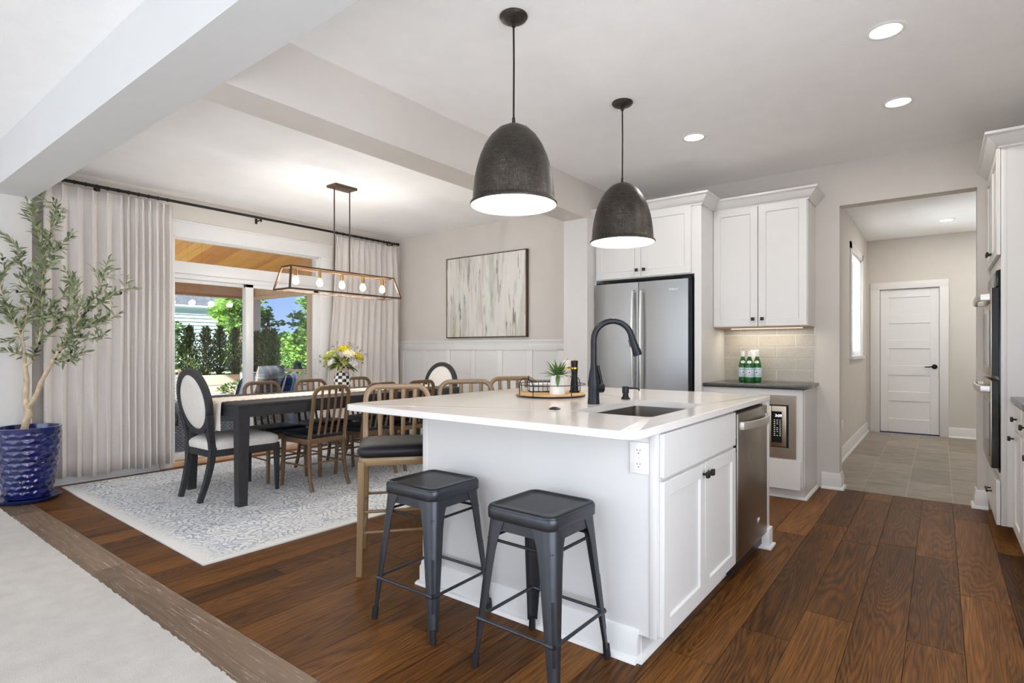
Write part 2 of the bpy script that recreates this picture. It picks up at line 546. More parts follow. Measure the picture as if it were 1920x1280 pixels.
f = t.math('FRACT', t.math('ADD', t.math('MULTIPLY', s.outputs[0], 2.4), 0.5))
r = t.ramp(f, [(0.0, lin((232, 228, 220))), (0.3, lin((232, 228, 220))), (0.31, lin((206, 190, 150))), (0.36, lin((122, 154, 152))), (0.6, lin((122, 154, 152))), (0.62, lin((240, 236, 226))), (0.68, lin((34, 56, 88))), (0.92, lin((34, 56, 88)))])
t.set(r, 0.95)
M['striped_cloth'] = t.m
t = NT('wicker')
o = t.obj()
w = t.n('ShaderNodeTexWave'); w.inputs['Scale'].default_value = 14; w.bands_direction = 'Z'
t.l(o, w.inputs[0])
ck = t.n('ShaderNodeTexChecker'); ck.inputs['Scale'].default_value = 45
t.l(o, ck.inputs[0])
f = t.math('ADD', t.math('MULTIPLY', w.outputs[1], 0.6), t.math('MULTIPLY', ck.outputs[1], 0.4))
t.set(t.ramp(f, [(0.2, lin((92, 90, 90))), (0.8, lin((176, 172, 168)))]), 0.7)
t.bump(f, 0.8, 0.01)
M['wicker'] = t.m

# bottle label: pale blue with a red star in the middle
t = NT('bottle_label')
o = t.obj(); s = t.n('ShaderNodeSeparateXYZ'); t.l(o, s.inputs[0])
c = t.ramp(t.noise(o, 60, 3), [(0.35, lin((176, 206, 224))), (0.6, lin((222, 234, 238)))])
dx = t.math('ADD', t.math('POWER', s.outputs[0], 2.0), t.math('POWER', t.math('SUBTRACT', s.outputs[2], 0.085), 2.0))
front = t.math('LESS_THAN', s.outputs[1], 0.0)
c = t.mix(t.math('MULTIPLY', front, t.math('LESS_THAN', dx, 0.000225)), c, lin((236, 238, 240)))
c = t.mix(t.math('MULTIPLY', front, t.math('LESS_THAN', dx, 0.00005)), c, lin((190, 50, 46)))
t.set(c, 0.5)
M['bottle_label'] = t.m

# ------------------------------------------------------------------ geometry helpers
def frames(pts, up=None, closed=False):
    P = [Vector(p) for p in pts]
    n = len(P)
    T = []
    for i in range(n):
        a = P[(i - 1) % n] if (closed or i > 0) else P[i]
        b = P[(i + 1) % n] if (closed or i < n - 1) else P[i]
        T.append((b - a).normalized())
    N = []
    ref = Vector(up) if up is not None else (Vector((0, 0, 1)) if abs(T[0].z) < 0.9 else Vector((1, 0, 0)))
    for i in range(n):
        if up is None and i > 0:
            ref = N[-1]
        u = ref - T[i] * ref.dot(T[i])
        if u.length < 1e-6: u = T[i].orthogonal()
        N.append(u.normalized())
    return P, T, N


def rrect(hx, hy, r, n=3):
    out = []
    for cx, cy, a0 in ((hx - r, hy - r, 0), (-hx + r, hy - r, PI / 2), (-hx + r, -hy + r, PI), (hx - r, -hy + r, 1.5 * PI)):
        for k in range(n + 1):
            a = a0 + PI / 2 * k / n
            out.append((cx + r * math.cos(a), cy + r * math.sin(a)))
    return out


class MB:
    def __init__(s):
        s.bm = bmesh.new()

    def box(s, x0, x1, y0, y1, z0, z1, bev=0.0, seg=2):
        vs = [s.bm.verts.new((x, y, z)) for x in (x0, x1) for y in (y0, y1) for z in (z0, z1)]
        fs = [s.bm.faces.new([vs[i] for i in f]) for f in ((0, 1, 3, 2), (4, 6, 7, 5), (0, 4, 5, 1), (2, 3, 7, 6), (0, 2, 6, 4), (1, 5, 7, 3))]
        if bev:
            prior = set(s.bm.faces) - set(fs)
            es = list({e for f in fs for e in f.edges})
            rs = bmesh.ops.bevel(s.bm, geom=es, offset=bev, segments=seg, affect='EDGES', profile=0.5)
            new = set(rs['faces'])
            for f in s.bm.faces:
                if f not in prior and f not in new: f.material_index = 1   # flat side, stays flat-shaded
        return s

    def ring(s, pts):
        return [s.bm.verts.new(p) for p in pts]

    def loft(s, rings, cap=True, closed=True):
        R = [s.ring(r) for r in rings]
        for a, b in zip(R, R[1:]):
            n = len(a)
            for i in range(n if closed else n - 1):
                j = (i + 1) % n
                try: s.bm.faces.new((a[i], a[j], b[j], b[i]))
                except ValueError: pass
        if cap and closed:
            for r, rev in ((R[0], True), (R[-1], False)):
                try: s.bm.faces.new(r[::-1] if rev else r)
                except ValueError: pass
        return s

    def sweep(s, prof, pts, up=None, closed=False, scale=None, cap=True):
        P, T, N = frames(pts, up, closed)
        rings = []
        for i, (p, t, n) in enumerate(zip(P, T, N)):
            b = t.cross(n)
            k = scale[i] if scale else 1.0
            rings.append([p + (b * x + n * y) * k for x, y in prof])
        if closed:
            rings.append(rings[0])
            R = [s.ring(r) for r in rings[:-1]]
            for i in range(len(R)):
                a, bb = R[i], R[(i + 1) % len(R)]
                m = len(a)
                for q in range(m):
                    s.bm.faces.new((a[q], a[(q + 1) % m], bb[(q + 1) % m], bb[q]))
            return s
        return s.loft(rings, cap)

    def tube(s, pts, r, seg=8, closed=False, cap=True):
        prof = [(math.cos(2 * PI * k / seg), math.sin(2 * PI * k / seg)) for k in range(seg)]
        sc = [r] * len(pts) if isinstance(r, (int, float)) else list(r)
        return s.sweep(prof, pts, None, closed, sc, cap) if not closed else s.sweep([(x * sc[0], y * sc[0]) for x, y in prof], pts, None, True)

    def cyl(s, p0, p1, r0, r1=None, seg=16):
        return s.tube([p0, p1], [r0, r0 if r1 is None else r1], seg)

    def lathe(s, prof, seg=32, c=(0, 0, 0), cap=True):
        rings = [[(c[0] + r * math.cos(2 * PI * k / seg), c[1] + r * math.sin(2 * PI * k / seg), c[2] + z) for k in range(seg)] for r, z in prof]
        return s.loft(rings, cap)

    def sphere(s, c, r, sc=(1, 1, 1), seg=12, rings=8):
        top = s.bm.verts.new((c[0], c[1], c[2] + r * sc[2]))
        bot = s.bm.verts.new((c[0], c[1], c[2] - r * sc[2]))
        R = []
        for i in range(1, rings):
            a = PI * i / rings
            R.append([s.bm.verts.new((c[0] + r * sc[0] * math.sin(a) * math.cos(2 * PI * k / seg), c[1] + r * sc[1] * math.sin(a) * math.sin(2 * PI * k / seg), c[2] + r * sc[2] * math.cos(a))) for k in range(seg)])
        for k in range(seg):
            s.bm.faces.new((top, R[0][k], R[0][(k + 1) % seg]))
            s.bm.faces.new((bot, R[-1][(k + 1) % seg], R[-1][k]))
        for a, b in zip(R, R[1:]):
            for k in range(seg):
                s.bm.faces.new((a[k], b[k], b[(k + 1) % seg], a[(k + 1) % seg]))
        return s

    def prism(s, poly, ax, a0, a1):
        """polygon in the plane normal to ax (0,1,2), extruded a0..a1"""
        def put(u, v, w):
            return {0: (w, u, v), 1: (u, w, v), 2: (u, v, w)}[ax]
        return s.loft([[put(u, v, a0) for u, v in poly], [put(u, v, a1) for u, v in poly]])

    def mold(s, pts, prof, closed=False):
        """mitred moulding: path in plan, profile (out, z); out is to the right of the path"""
        n = len(pts)
        rings = []
        for i in range(n):
            def d(a, b):
                v = Vector((b[0] - a[0], b[1] - a[1])); return v.normalized()
            din = d(pts[i - 1], pts[i]) if (i > 0 or closed) else None
            dout = d(pts[i], pts[(i + 1) % n]) if (i < n - 1 or closed) else None
            n1 = Vector((din.y, -din.x)) if din else None
            n2 = Vector((dout.y, -dout.x)) if dout else None
            if n1 is None: m = n2
            elif n2 is None: m = n1
            else: m = (n1 + n2) / (1 + n1.dot(n2))
            rings.append([(pts[i][0] + m.x * o, pts[i][1] + m.y * o, z) for o, z in prof])
        return s.loft(rings)

    def quad(s, *p):
        s.bm.faces.new([s.bm.verts.new(q) for q in p])
        return s

    def tf(s, mat):
        s.bm.transform(mat)
        return s

    def add(s, o):
        me = bpy.data.meshes.new('tmp'); o.bm.to_mesh(me); s.bm.from_mesh(me); bpy.data.meshes.remove(me); o.bm.free()
        return s

    def mesh(s, name, mat=None, smooth=40, org=(0, 0, 0)):
        bm = s.bm
        bmesh.ops.recalc_face_normals(bm, faces=bm.faces[:])
        if org != (0, 0, 0): bmesh.ops.translate(bm, verts=bm.verts[:], vec=-Vector(org))
        me = bpy.data.meshes.new(name)
        bm.to_mesh(me); bm.free()
        flat = [p.material_index == 1 for p in me.polygons]
        me.polygons.foreach_set('material_index', [0] * len(me.polygons))
        if smooth:
            me.polygons.foreach_set('use_smooth', [not q for q in flat])
            me.set_sharp_from_angle(angle=math.radians(smooth))
        if mat: me.materials.append(M[mat])
        return me


def link(name, me, parent=None, loc=(0, 0, 0), rot=(0, 0, 0)):
    o = bpy.data.objects.new(name, me)
    COL.objects.link(o)
    o.location = loc
    o.rotation_euler = rot
    if parent: o.parent = parent
    return o


def tag(o, label=None, cat=None, group=None, kind=None):
    if label: o['label'] = label
    if cat: o['category'] = cat
    if group: o['group'] = group
    if kind: o['kind'] = kind
    return o


ORG = {}


def part(name, mb, mat, parent, smooth=40):
    """mesh part; built in the coordinates of the thing (or in world ones when the thing was made with world=True)"""
    o = link(name, mb.mesh(name, mat, smooth, ORG.get(parent.name, (0, 0, 0))), parent)
    if parent.name in ORG: ORG[o.name] = ORG[parent.name]
    return o


def thing(name, label, cat, loc=(0, 0, 0), rz=0.0, group=None, world=False):
    o = link(name, None, None, loc, (0, 0, rz))
    o.empty_display_size = 0.1
    if world: ORG[o.name] = tuple(loc)
    return tag(o, label, cat, group)


def single(name, mb, mat, label, cat, group=None, org=(0, 0, 0), smooth=40):
    o = link(name, mb.mesh(name, mat, smooth, org), None, org)
    ORG[o.name] = tuple(org)
    return tag(o, label, cat, group)


def struct(name, mb, mat, smooth=40):
    o = link(name, mb.mesh(name, mat, smooth))
    return tag(o, kind='structure')


def dup(root, loc, rz=0.0, label=None):
    def cp(o, par):
        c = o.copy(); COL.objects.link(c); c.parent = par
        for ch in list(o.children): cp(ch, c)
        return c
    r = cp(root, None)
    r.location = loc; r.rotation_euler = (0, 0, rz)
    if label: r['label'] = label
    return r


def RZ(a, loc=(0, 0, 0)):
    return Matrix.Translation(loc) @ Matrix.Rotation(a, 4, 'Z')


def text_mb(body, size, depth=0.0006):
    """flat lettering in the xz plane facing -y, centred"""
    cu = bpy.data.curves.new('text', 'FONT')
    cu.body = body; cu.size = size; cu.align_x = 'CENTER'; cu.align_y = 'CENTER'; cu.extrude = depth; cu.resolution_u = 2
    o = bpy.data.objects.new('text', cu); COL.objects.link(o)
    dg = bpy.context.evaluated_depsgraph_get(); dg.update()
    me = bpy.data.meshes.new_from_object(o.evaluated_get(dg))
    bpy.data.objects.remove(o); bpy.data.curves.remove(cu)
    mb = MB(); mb.bm.from_mesh(me); bpy.data.meshes.remove(me)
    return mb.tf(Matrix.Rotation(PI / 2, 4, 'X'))


TH = math.radians(37.445)
CC, SS = math.cos(TH), math.sin(TH)


def px(u, v, d):
    """world point at view depth d for a point read off the photograph"""
    l = (u - 960) / 1046.8 * d
    z = CAM_H - (v - 654.9) / 1046.8 * d
    return Vector((l * CC - d * SS, l * SS + d * CC, z))


# ------------------------------------------------------------------ the setting
CEIL = 2.79
BEAM = 2.46
# --- plank floor
FX0, FX1, FY0, FY1 = -6.19, 0.95, 1.18, 5.55
floor = struct('floor', MB().box(FX0, FX1, -5.0, FY1, -0.05, -0.004), 'subfloor')
unit = MB().box(0, 1, 0, 1, -0.004, 0).mesh('plank', 'oak_floor', 0)
pw = 0.19
rng = random.Random(3)
x = FX0
while x < FX1 - 0.01:
    y = FY0 - rng.uniform(0, 1.4)
    while y < FY1:
        ln = rng.choice((1.2, 1.55, 1.85, 2.1))
        a, b = max(y, FY0), min(y + ln, FY1)
        if b - a > 0.02:
            o = link('plank', unit, floor, (x + 0.0012, a + 0.0012, 0))
            o.scale = (min(pw, FX1 - x) - 0.0024, b - a - 0.0024, 1)
        y += ln
    x += pw
# header boards between carpet and floor
ub = MB().box(0, 1, 0, 1, -0.004, 0.0005).mesh('border_plank', 'oak_border', 0)
xs = [-6.02, -5.3, -3.62, -1.79, 0.2, 0.95]
for a, b in zip(xs, xs[1:]):
    o = link('border_plank', ub, floor, (a + 0.001, 0.99, 0))
    o.scale = (b - a - 0.002, 0.189, 1)
mb = MB().box(-6.02, 0.95, -5.0, 0.985, -0.004, 0.008)
struct('floor_carpet', mb, 'carpet_pile')
# ragged pile edge along the boards
mb = MB()
rg = random.Random(5)
n = 300
for i in range(n):
    xx = -6.0 + 6.9 * i / n
    w = 0.018 + rg.random() * 0.012
    mb.box(xx, xx + w, 0.975, 0.987 + rg.random() * 0.007, -0.003, 0.0075 + rg.random() * 0.002)
edge = link('carpet_edge', mb.mesh('carpet_edge', 'carpet_pile', 0), bpy.data.objects['floor_carpet'])
edge['kind'] = 'stuff'
# --- hall tile floor
ht = struct('floor_tile', MB().box(-0.85, 1.6, FY1, 9.7, -0.05, -0.003), 'floor_tile_grout')
tu = MB().box(0, 1, 0, 1, -0.01, 0).mesh('tile', 'hall_tile', 0)
tx = [-0.85, -0.53, -0.222, 0.084, 0.39, 0.70, 1.0, 1.3, 1.6]
for i, (a, b) in enumerate(zip(tx, tx[1:])):
    y = FY1 - (0.2 if i % 2 else 0.5)
    while y < 9.7:
        c0, c1 = max(y, FY1), min(y + 0.61, 9.7)
        if c1 - c0 > 0.02:
            o = link('tile', tu, ht, (a + 0.003, c0 + 0.003, 0))
            o.scale = (b - a - 0.006, c1 - c0 - 0.006, 1)
        y += 0.61

# --- walls
XW, YD, YK = -6.19, 5.42, 5.5          # window wall, dining back wall, kitchen back wall
WO = (2.40, 4.13, 2.37)                # sliding-door opening y0, y1, top
mb = MB()
mb.box(XW - 0.16, XW, 1.265, WO[0], 0, CEIL).box(XW - 0.16, XW, WO[1], YD + 0.15, 0, CEIL).box(XW - 0.16, XW, WO[0], WO[1], WO[2], CEIL)
struct('wall_window', mb, 'wall_paint')
struct('wall_dining', MB().box(XW, -2.94, YD, YD + 0.15, 0, CEIL), 'wall_paint')
struct('wall_column', MB().box(-2.94, -2.677, 4.68, YK + 0.1, 0, BEAM), 'wall_white')
HX0, HX1, HZ = -0.68, 0.226, 2.43      # hall opening
mb = MB().box(-2.677, HX0, YK, YK + 0.14, 0, CEIL).box(HX1, 1.0, YK, YK + 0.14, 0, CEIL).box(HX0, HX1, YK, YK + 0.14, HZ, CEIL)
wall_k = struct('wall_kitchen', mb, 'wall_paint')
# hall
HB = 9.7
mb = MB().box(-1.0, -0.85, YK + 0.14, 7.80, 0, CEIL).box(-1.0, -0.85, 8.98, HB + 0.15, 0, CEIL).box(-1.0, -0.85, 7.80, 8.98, 0, 1.10).box(-1.0, -0.85, 7.80, 8.98, 2.42, CEIL)
struct('wall_hall_left', mb, 'wall_paint')
DX0, DX1, DZ = -0.70, 0.01, 2.07
mb = MB().box(-0.85, DX0, HB, HB + 0.15, 0, CEIL).box(DX1, 1.6, HB, HB + 0.15, 0, CEIL).box(DX0, DX1, HB, HB + 0.15, DZ, CEIL)
struct('wall_hall_back', mb, 'wall_paint')
struct('wall_hall_right', MB().box(1.6, 1.75, YK + 0.14, HB + 0.15, 0, CEIL), 'wall_paint')
# right kitchen and living-room walls, unseen openings added to let light in
mb = MB().box(0.97, 1.12, 1.75, YK + 0.14, 0, CEIL).box(0.97, 1.12, -5.0, -1.35, 0, CEIL).box(0.97, 1.12, -1.35, 1.75, 2.45, CEIL).box(0.97, 1.12, -1.35, 1.75, 0, 0.2)
struct('wall_right', mb, 'wall_paint')
struct('wall_living_left', MB().box(-6.19, -6.02, -5.0, 1.265, 0, CEIL), 'wall_white')
mb = MB().box(-6.19, -5.65, -5.15, -5.0, 0, CEIL).box(0.65, 1.12, -5.15, -5.0, 0, CEIL).box(-5.65, 0.65, -5.15, -5.0, 2.40, CEIL).box(-5.65, 0.65, -5.15, -5.0, 0, 0.25)
struct('wall_living_back', mb, 'wall_white')
# ceilings and the boxed beams
struct('ceiling', MB().box(XW - 0.16, 1.75, -5.15, HB + 0.15, CEIL, CEIL + 0.12), 'ceiling_paint')
struct('trim_beam', MB().box(-6.19, 0.97, 1.0, 1.265, BEAM, CEIL), 'beam_paint')
struct('trim_cross_beam', MB().box(-2.94, -2.677, 1.265, YK, BEAM, CEIL), 'wall_paint')
# roof slab above the ceiling keeps the sun out
struct('roof', MB().box(-6.6, 2.2, -5.2, 10.3, CEIL + 0.12, CEIL + 0.3), 'subfloor')

# --- baseboards
BB = [(0, 0), (0.016, 0), (0.016, 0.10), (0.010, 0.115), (0.010, 0.128), (0.004, 0.138), (0, 0.138)]
SHOE = [(0.016, 0), (0.034, 0), (0.032, 0.010), (0.026, 0.018), (0.016, 0.021)]


def baseboard(name, pts):
    o = struct(name, MB().mold(pts, BB), 'trim_white')
    part('shoe_moulding', MB().mold(pts, SHOE), 'trim_white', o)
    return o


baseboard('baseboard_hall', [(DX1 + 0.09, HB), (0.9, HB)])
baseboard('baseboard_hall_left', [(-0.85, HB), (-0.85, YK + 0.14), (HX0, YK + 0.14), (HX0, YK), (-0.815, YK)][::-1])
baseboard('baseboard_jamb', [(0.29, YK), (HX1, YK), (HX1, YK + 0.14), (0.5, YK + 0.14)][::-1])
baseboard('baseboard_window', [(XW, WO[0] - 0.12), (XW, 1.27)][::-1])

# --- wainscot on the dining wall
wn = struct('trim_wainscot', MB().box(XW, -2.94, YD - 0.006, YD, 0.0, 1.30), 'trim_white')
part('cap_rail', MB().box(XW, -2.94, YD - 0.045, YD, 1.292, 1.315, 0.004).box(XW, -2.94, YD - 0.03, YD, 1.27, 1.292), 'trim_white', wn)
part('top_rail', MB().box(XW, -2.94, YD - 0.022, YD, 1.19, 1.275, 0.002), 'trim_white', wn)
part('bottom_rail', MB().box(XW, -2.94, YD - 0.024, YD, 0.0, 0.16, 0.002), 'trim_white', wn)
sx0 = -6.15
for xs_ in (-6.14, -5.665, -5.22, -4.775, -4.33, -3.875, -3.43, -2.985):
    part('stile', MB().box(xs_ - 0.04, xs_ + 0.04, YD - 0.022, YD, 0.15, 1.2, 0.002), 'trim_white', wn)

# --- sliding glass door with transom in the window wall
xg = XW - 0.06
d1 = struct('door_1', MB().box(XW - 0.16, XW - 0.0, WO[0], WO[0] + 0.03, 0, WO[2]).box(XW - 0.16, XW, WO[1] - 0.03, WO[1], 0, WO[2]).box(XW - 0.16, XW, WO[0], WO[1], WO[2] - 0.02, WO[2]), 'trim_white')
cas = MB()
for y0, y1, z0, z1 in ((WO[0] - 0.11, WO[0] + 0.012, 0, 2.36), (WO[1] - 0.012, WO[1] + 0.15, 0, 2.36), (WO[0] - 0.11, WO[1] + 0.15, 2.355, 2.51)):
    cas.box(XW - 0.01, XW + 0.018, y0, y1, z0, z1, 0.003)
part('casing', cas, 'trim_white', d1)
part('casing_cap', MB().box(XW - 0.01, XW + 0.03, WO[0] - 0.12, WO[1] + 0.16, 2.505, 2.525, 0.003), 'trim_white', d1)
part('transom_bar', MB().box(XW - 0.13, XW - 0.005, WO[0] + 0.02, WO[1] - 0.02, 1.985, 2.10, 0.004), 'trim_white', d1)
part('head_track', MB().box(XW - 0.13, XW - 0.02, WO[0] + 0.02, WO[1] - 0.02, 1.935, 1.985, 0.004), 'trim_white', d1)
part('sill', MB().box(XW - 0.2, XW + 0.02, WO[0], WO[1], 0, 0.045, 0.004), 'cedar', d1)
w1 = struct('window_1', MB().box(xg - 0.02, xg + 0.03, WO[0] + 0.03, WO[1] - 0.03, 2.10, 2.112).box(xg - 0.02, xg + 0.03, WO[0] + 0.03, WO[1] - 0.03, 2.338, 2.352).box(xg - 0.02, xg + 0.03, WO[0] + 0.02, WO[0] + 0.034, 2.10, 2.35).box(xg - 0.02, xg + 0.03, WO[1] - 0.045, WO[1] - 0.02, 2.10, 2.35), 'trim_white')
part('pane', MB().box(xg, xg + 0.006, WO[0] + 0.03, WO[1] - 0.03, 2.105, 2.345), 'pane', w1)


def sash(y0, y1, x, ws=0.035, wr=0.06):
    s = part('sash', MB().box(x - 0.02, x + 0.02, y0, y0 + ws, 0.05, 1.94, 0.003).box(x - 0.02, x + 0.02, y1 - wr, y1, 0.05, 1.94, 0.003).box(x - 0.02, x + 0.02, y0, y1, 1.90, 1.94, 0.003).box(x - 0.02, x + 0.02, y0, y1, 0.05, 0.13, 0.003), 'trim_white', d1)
    part('pane', MB().box(x - 0.003, x + 0.003, y0 + 0.01, y1 - 0.01, 0.1, 1.92), 'pane', s)
    return s


sash(WO[0] + 0.01, 3.22, XW - 0.095, 0.03, 0.04)
s2 = sash(3.175, WO[1] - 0.02, XW - 0.045, 0.09, 0.075)
hd = [(XW - 0.02, 4.05, 0.90), (XW + 0.025, 4.05, 0.915), (XW + 0.03, 4.05, 1.0), (XW + 0.025, 4.05, 1.085), (XW - 0.02, 4.05, 1.10)]
part('handle', MB().tube(hd, 0.008, 8), 'white_plastic', s2)

# --- hall door and window
dy = HB + 0.02
d2 = struct('door_2', MB().box(DX0 + 0.015, DX1 - 0.015, dy + 0.012, dy + 0.045, 0.012, DZ - 0.012), 'door_white')
for z0, z1 in ((0.012, 0.21), (0.46, 0.60), (0.83, 0.97), (1.21, 1.34), (1.57, 1.70), (1.94, DZ - 0.012)):
    part('rail', MB().box(DX0 + 0.11, DX1 - 0.11, dy, dy + 0.02, z0, z1, 0.006, 1), 'door_white', d2)
for a, b in ((DX0 + 0.015, DX0 + 0.115), (DX1 - 0.115, DX1 - 0.015)):
    part('stile', MB().box(a, b, dy, dy + 0.02, 0.012, DZ - 0.012, 0.004, 1), 'door_white', d2)
part('casing', MB().box(DX0 - 0.105, DX0 + 0.01, HB - 0.018, HB + 0.05, 0, 2.165, 0.004).box(DX1 - 0.01, DX1 + 0.09, HB - 0.018, HB + 0.05, 0, 2.165, 0.004).box(DX0 - 0.105, DX1 + 0.09, HB - 0.02, HB + 0.05, DZ - 0.005, 2.165, 0.004), 'trim_white', d2)
hdl = part('door_handle', MB().cyl((DX1 - 0.065, dy + 0.004, 0.96), (DX1 - 0.065, dy - 0.012, 0.96), 0.033, seg=20).cyl((DX1 - 0.065, dy - 0.01, 0.96), (DX1 - 0.065, dy - 0.05, 0.96), 0.011, seg=10).tube([(DX1 - 0.065, dy - 0.045, 0.96), (DX1 - 0.11, dy - 0.05, 0.958), (DX1 - 0.175, dy - 0.045, 0.955)], [0.011, 0.009, 0.007], 8), 'black_metal', d2)
part('jamb', MB().box(DX0, DX0 + 0.0155, HB + 0.045, HB + 0.149, 0, DZ).box(DX1 - 0.0155, DX1, HB + 0.045, HB + 0.149, 0, DZ).box(DX0, DX0 + 0.03, HB + 0.07, HB + 0.14, 0, DZ).box(DX1 - 0.03, DX1, HB + 0.07, HB + 0.14, 0, DZ).box(DX0, DX1, HB + 0.07, HB + 0.14, DZ - 0.03, DZ), 'trim_white', d2)
part('gap_filler', MB().box(DX0, DX1, HB + 0.01, HB + 0.14, 0, 0.014), 'rubber', d2)  # dark strip added under the door to block sky light in the gap
w2 = struct('window_2', MB().box(-1.0, -0.86, 7.80, 7.84, 1.12, 2.42).box(-1.0, -0.86, 8.94, 8.98, 1.12, 2.42).box(-1.0, -0.86, 7.80, 8.98, 2.38, 2.42).box(-0.93, -0.9, 8.36, 8.42, 1.12, 2.4), 'trim_white')
part('casing', MB().box(-0.86, -0.835, 7.73, 7.82, 1.08, 2.49).box(-0.86, -0.835, 8.96, 9.05, 1.08, 2.49).box(-0.86, -0.835, 7.73, 9.05, 2.41, 2.49), 'trim_white', w2)
part('sill', MB().box(-1.0, -0.815, 7.71, 9.07, 1.08, 1.12, 0.004), 'trim_white', w2)
part('pane', MB().box(-0.925, -0.92, 7.82, 8.96, 1.12, 2.4), 'pane', w2)
lamp('hall_window_daylight', 'AREA', (-1.25, 8.39, 1.77), (PI / 2 + 0.35, 0, -PI / 2), 45, (0.95, 0.98, 1.0), 1.1, 1.2, w2)

# --- backsplash on the kitchen wall
bs = part('backsplash', MB().box(-1.637, -0.865, YK - 0.006, YK, 0.905, 1.395), 'grout', wall_k)
zr = [0.911, 1.019, 1.124, 1.227, 1.332, 1.394]
cols = [[-1.637, -1.486, -1.175, -0.868], [-1.637, -1.332, -1.021, -0.868]]
g = 0.0032
for i in range(5):
    cc = cols[0] if i % 2 == 0 else cols[1]
    for a, b in zip(cc, cc[1:]):
        part('tile', MB().box(a + g, b - g, YK - 0.011, YK - 0.004, zr[i] + g, zr[i + 1] - g, 0.0012, 1), 'backsplash_tile', bs)

# ------------------------------------------------------------------ kitchen
def shaker_mb(w, h, fw=0.06, t=0.02):
    """shaker door, x 0..w, z 0..h, front at y=-t, back at y=0"""
    m = MB()
    m.box(0, fw, -t, 0, 0, h, 0.0015, 1).box(w - fw, w, -t, 0, 0, h, 0.0015, 1)
    m.box(fw - 0.001, w - fw + 0.001, -t, 0, 0, fw, 0.0015, 1).box(fw - 0.001, w - fw + 0.001, -t, 0, h - fw, h, 0.0015, 1)
    m.box(fw - 0.002, w - fw + 0.002, -t + 0.009, -0.002, fw - 0.002, h - fw + 0.002)
    # bevelled inner edge
    b = 0.006
    for z0, z1 in ((fw, fw + b), (h - fw, h - fw - b)):
        m.loft([[(fw, -t + 0.001, z0), (fw, -t + 0.010, z0), (fw, -t + 0.010, z1)], [(w - fw, -t + 0.001, z0), (w - fw, -t + 0.010, z0), (w - fw, -t + 0.010, z1)]])
    for x0, x1 in ((fw, fw + b), (w - fw, w - fw - b)):
        m.loft([[(x0, -t + 0.001, fw), (x0, -t + 0.010, fw), (x1, -t + 0.010, fw)], [(x0, -t + 0.001, h - fw), (x0, -t + 0.010, h - fw), (x1, -t + 0.010, h - fw)]])
    return m


def knob_mb(x, z, y=-0.02):
    return MB().cyl((x, y + 0.001, z), (x, y - 0.018, z), 0.006, 0.005, 10).box(x - 0.014, x + 0.014, y - 0.03, y - 0.016, z - 0.014, z + 0.014, 0.003)


def door(parent, name, w, h, mtx, knob=None, fw=0.06, t=0.02, flat=False):
    m = (MB().box(0, w, -t, 0, 0, h, 0.002, 1) if flat else shaker_mb(w, h, fw, t)).tf(mtx)
    d = part(name, m, 'cabinet_white', parent)
    if knob:
        part('knob', knob_mb(knob[0], knob[1], -t).tf(mtx), 'bronze_knob', d)
    return d


CROWN = [(0, 0), (0.006, 0.0), (0.010, 0.012), (0.018, 0.016), (0.034, 0.034), (0.060, 0.062), (0.066, 0.072), (0.078, 0.078), (0.078, 0.094), (0, 0.094)]


def crown(parent, pts, z):
    return part('crown_moulding', MB().mold(pts, [(o, z + h) for o, h in CROWN]), 'cabinet_white', parent)


# ---- island
IX0, IX1, IY0, IY1 = -2.10, -0.845, 2.0, 3.655
isl = thing('kitchen_island', 'white kitchen island base with panelled end, sink doors and baseboard', 'island', ((IX0 + IX1) / 2, (IY0 + IY1) / 2, 0), world=True)
part('end_panel', MB().prism([(IX0, 0), (-0.918, 0), (-0.918, 0.105), (IX1, 0.105), (IX1, 0.888), (IX0, 0.888)], 1, IY0, IY0 + 0.02), 'cabinet_white', isl)
part('side_panel', MB().box(IX0, IX0 + 0.02, IY0 + 0.02, IY1, 0.0, 0.888), 'cabinet_white', isl)
part('corner_post', MB().box(IX0 - 0.004, IX0 + 0.035, IY0 - 0.006, IY0 + 0.02, 0.1, 0.885, 0.002), 'cabinet_white', isl)
part('corner_stile', MB().box(IX1 - 0.028, IX1 + 0.001, IY0 - 0.004, IY0 + 0.012, 0.105, 0.888, 0.0015), 'cabinet_white', isl)
part('far_panel', MB().box(IX0 + 0.02, IX1, IY1 - 0.02, IY1, 0.0, 0.888), 'cabinet_white', isl)
part('face_frame', MB().box(IX1 - 0.02, IX1, IY0 + 0.02, 2.98, 0.105, 0.888), 'cabinet_white', isl)
part('toe_kick', MB().box(IX1 - 0.09, IX1 - 0.07, IY0 + 0.02, IY1 - 0.02, 0.0, 0.105), 'cabinet_white', isl)
# furniture feet: baseboard wraps the seating end and the far post
bbp = [(IX0 + 0.0, IY1), (IX0, IY0), (-0.918, IY0)]
part('baseboard', MB().mold(bbp[::-1], [(-o, z * 0.9) for o, z in BB][::-1]), 'trim_white', isl)
part('shoe_moulding', MB().mold(bbp[::-1], [(-o, z) for o, z in SHOE][::-1]), 'trim_white', isl)
part('toe_return', MB().box(-0.934, -0.9182, IY0 + 0.0205, IY0 + 0.3, 0, 0.104, 0.001), 'trim_white', isl)
part('toe_shoe', MB().mold([(-0.918, IY0 - 0.014), (-0.918, 3.6)], [(0.0, 0), (0.018, 0), (0.016, 0.01), (0.01, 0.018), (0.0, 0.021)]), 'trim_white', isl)
part('end_post', MB().box(IX1 - 0.06, IX1 + 0.02, 3.60, IY1 + 0.01, 0.0, 0.888, 0.002).box(IX1 - 0.07, IX1 + 0.035, 3.588, IY1 + 0.03, 0.0, 0.12, 0.004).box(IX1 - 0.07, IX1 + 0.05, 3.576, IY1 + 0.045, 0.0, 0.02, 0.006), 'trim_white', isl)
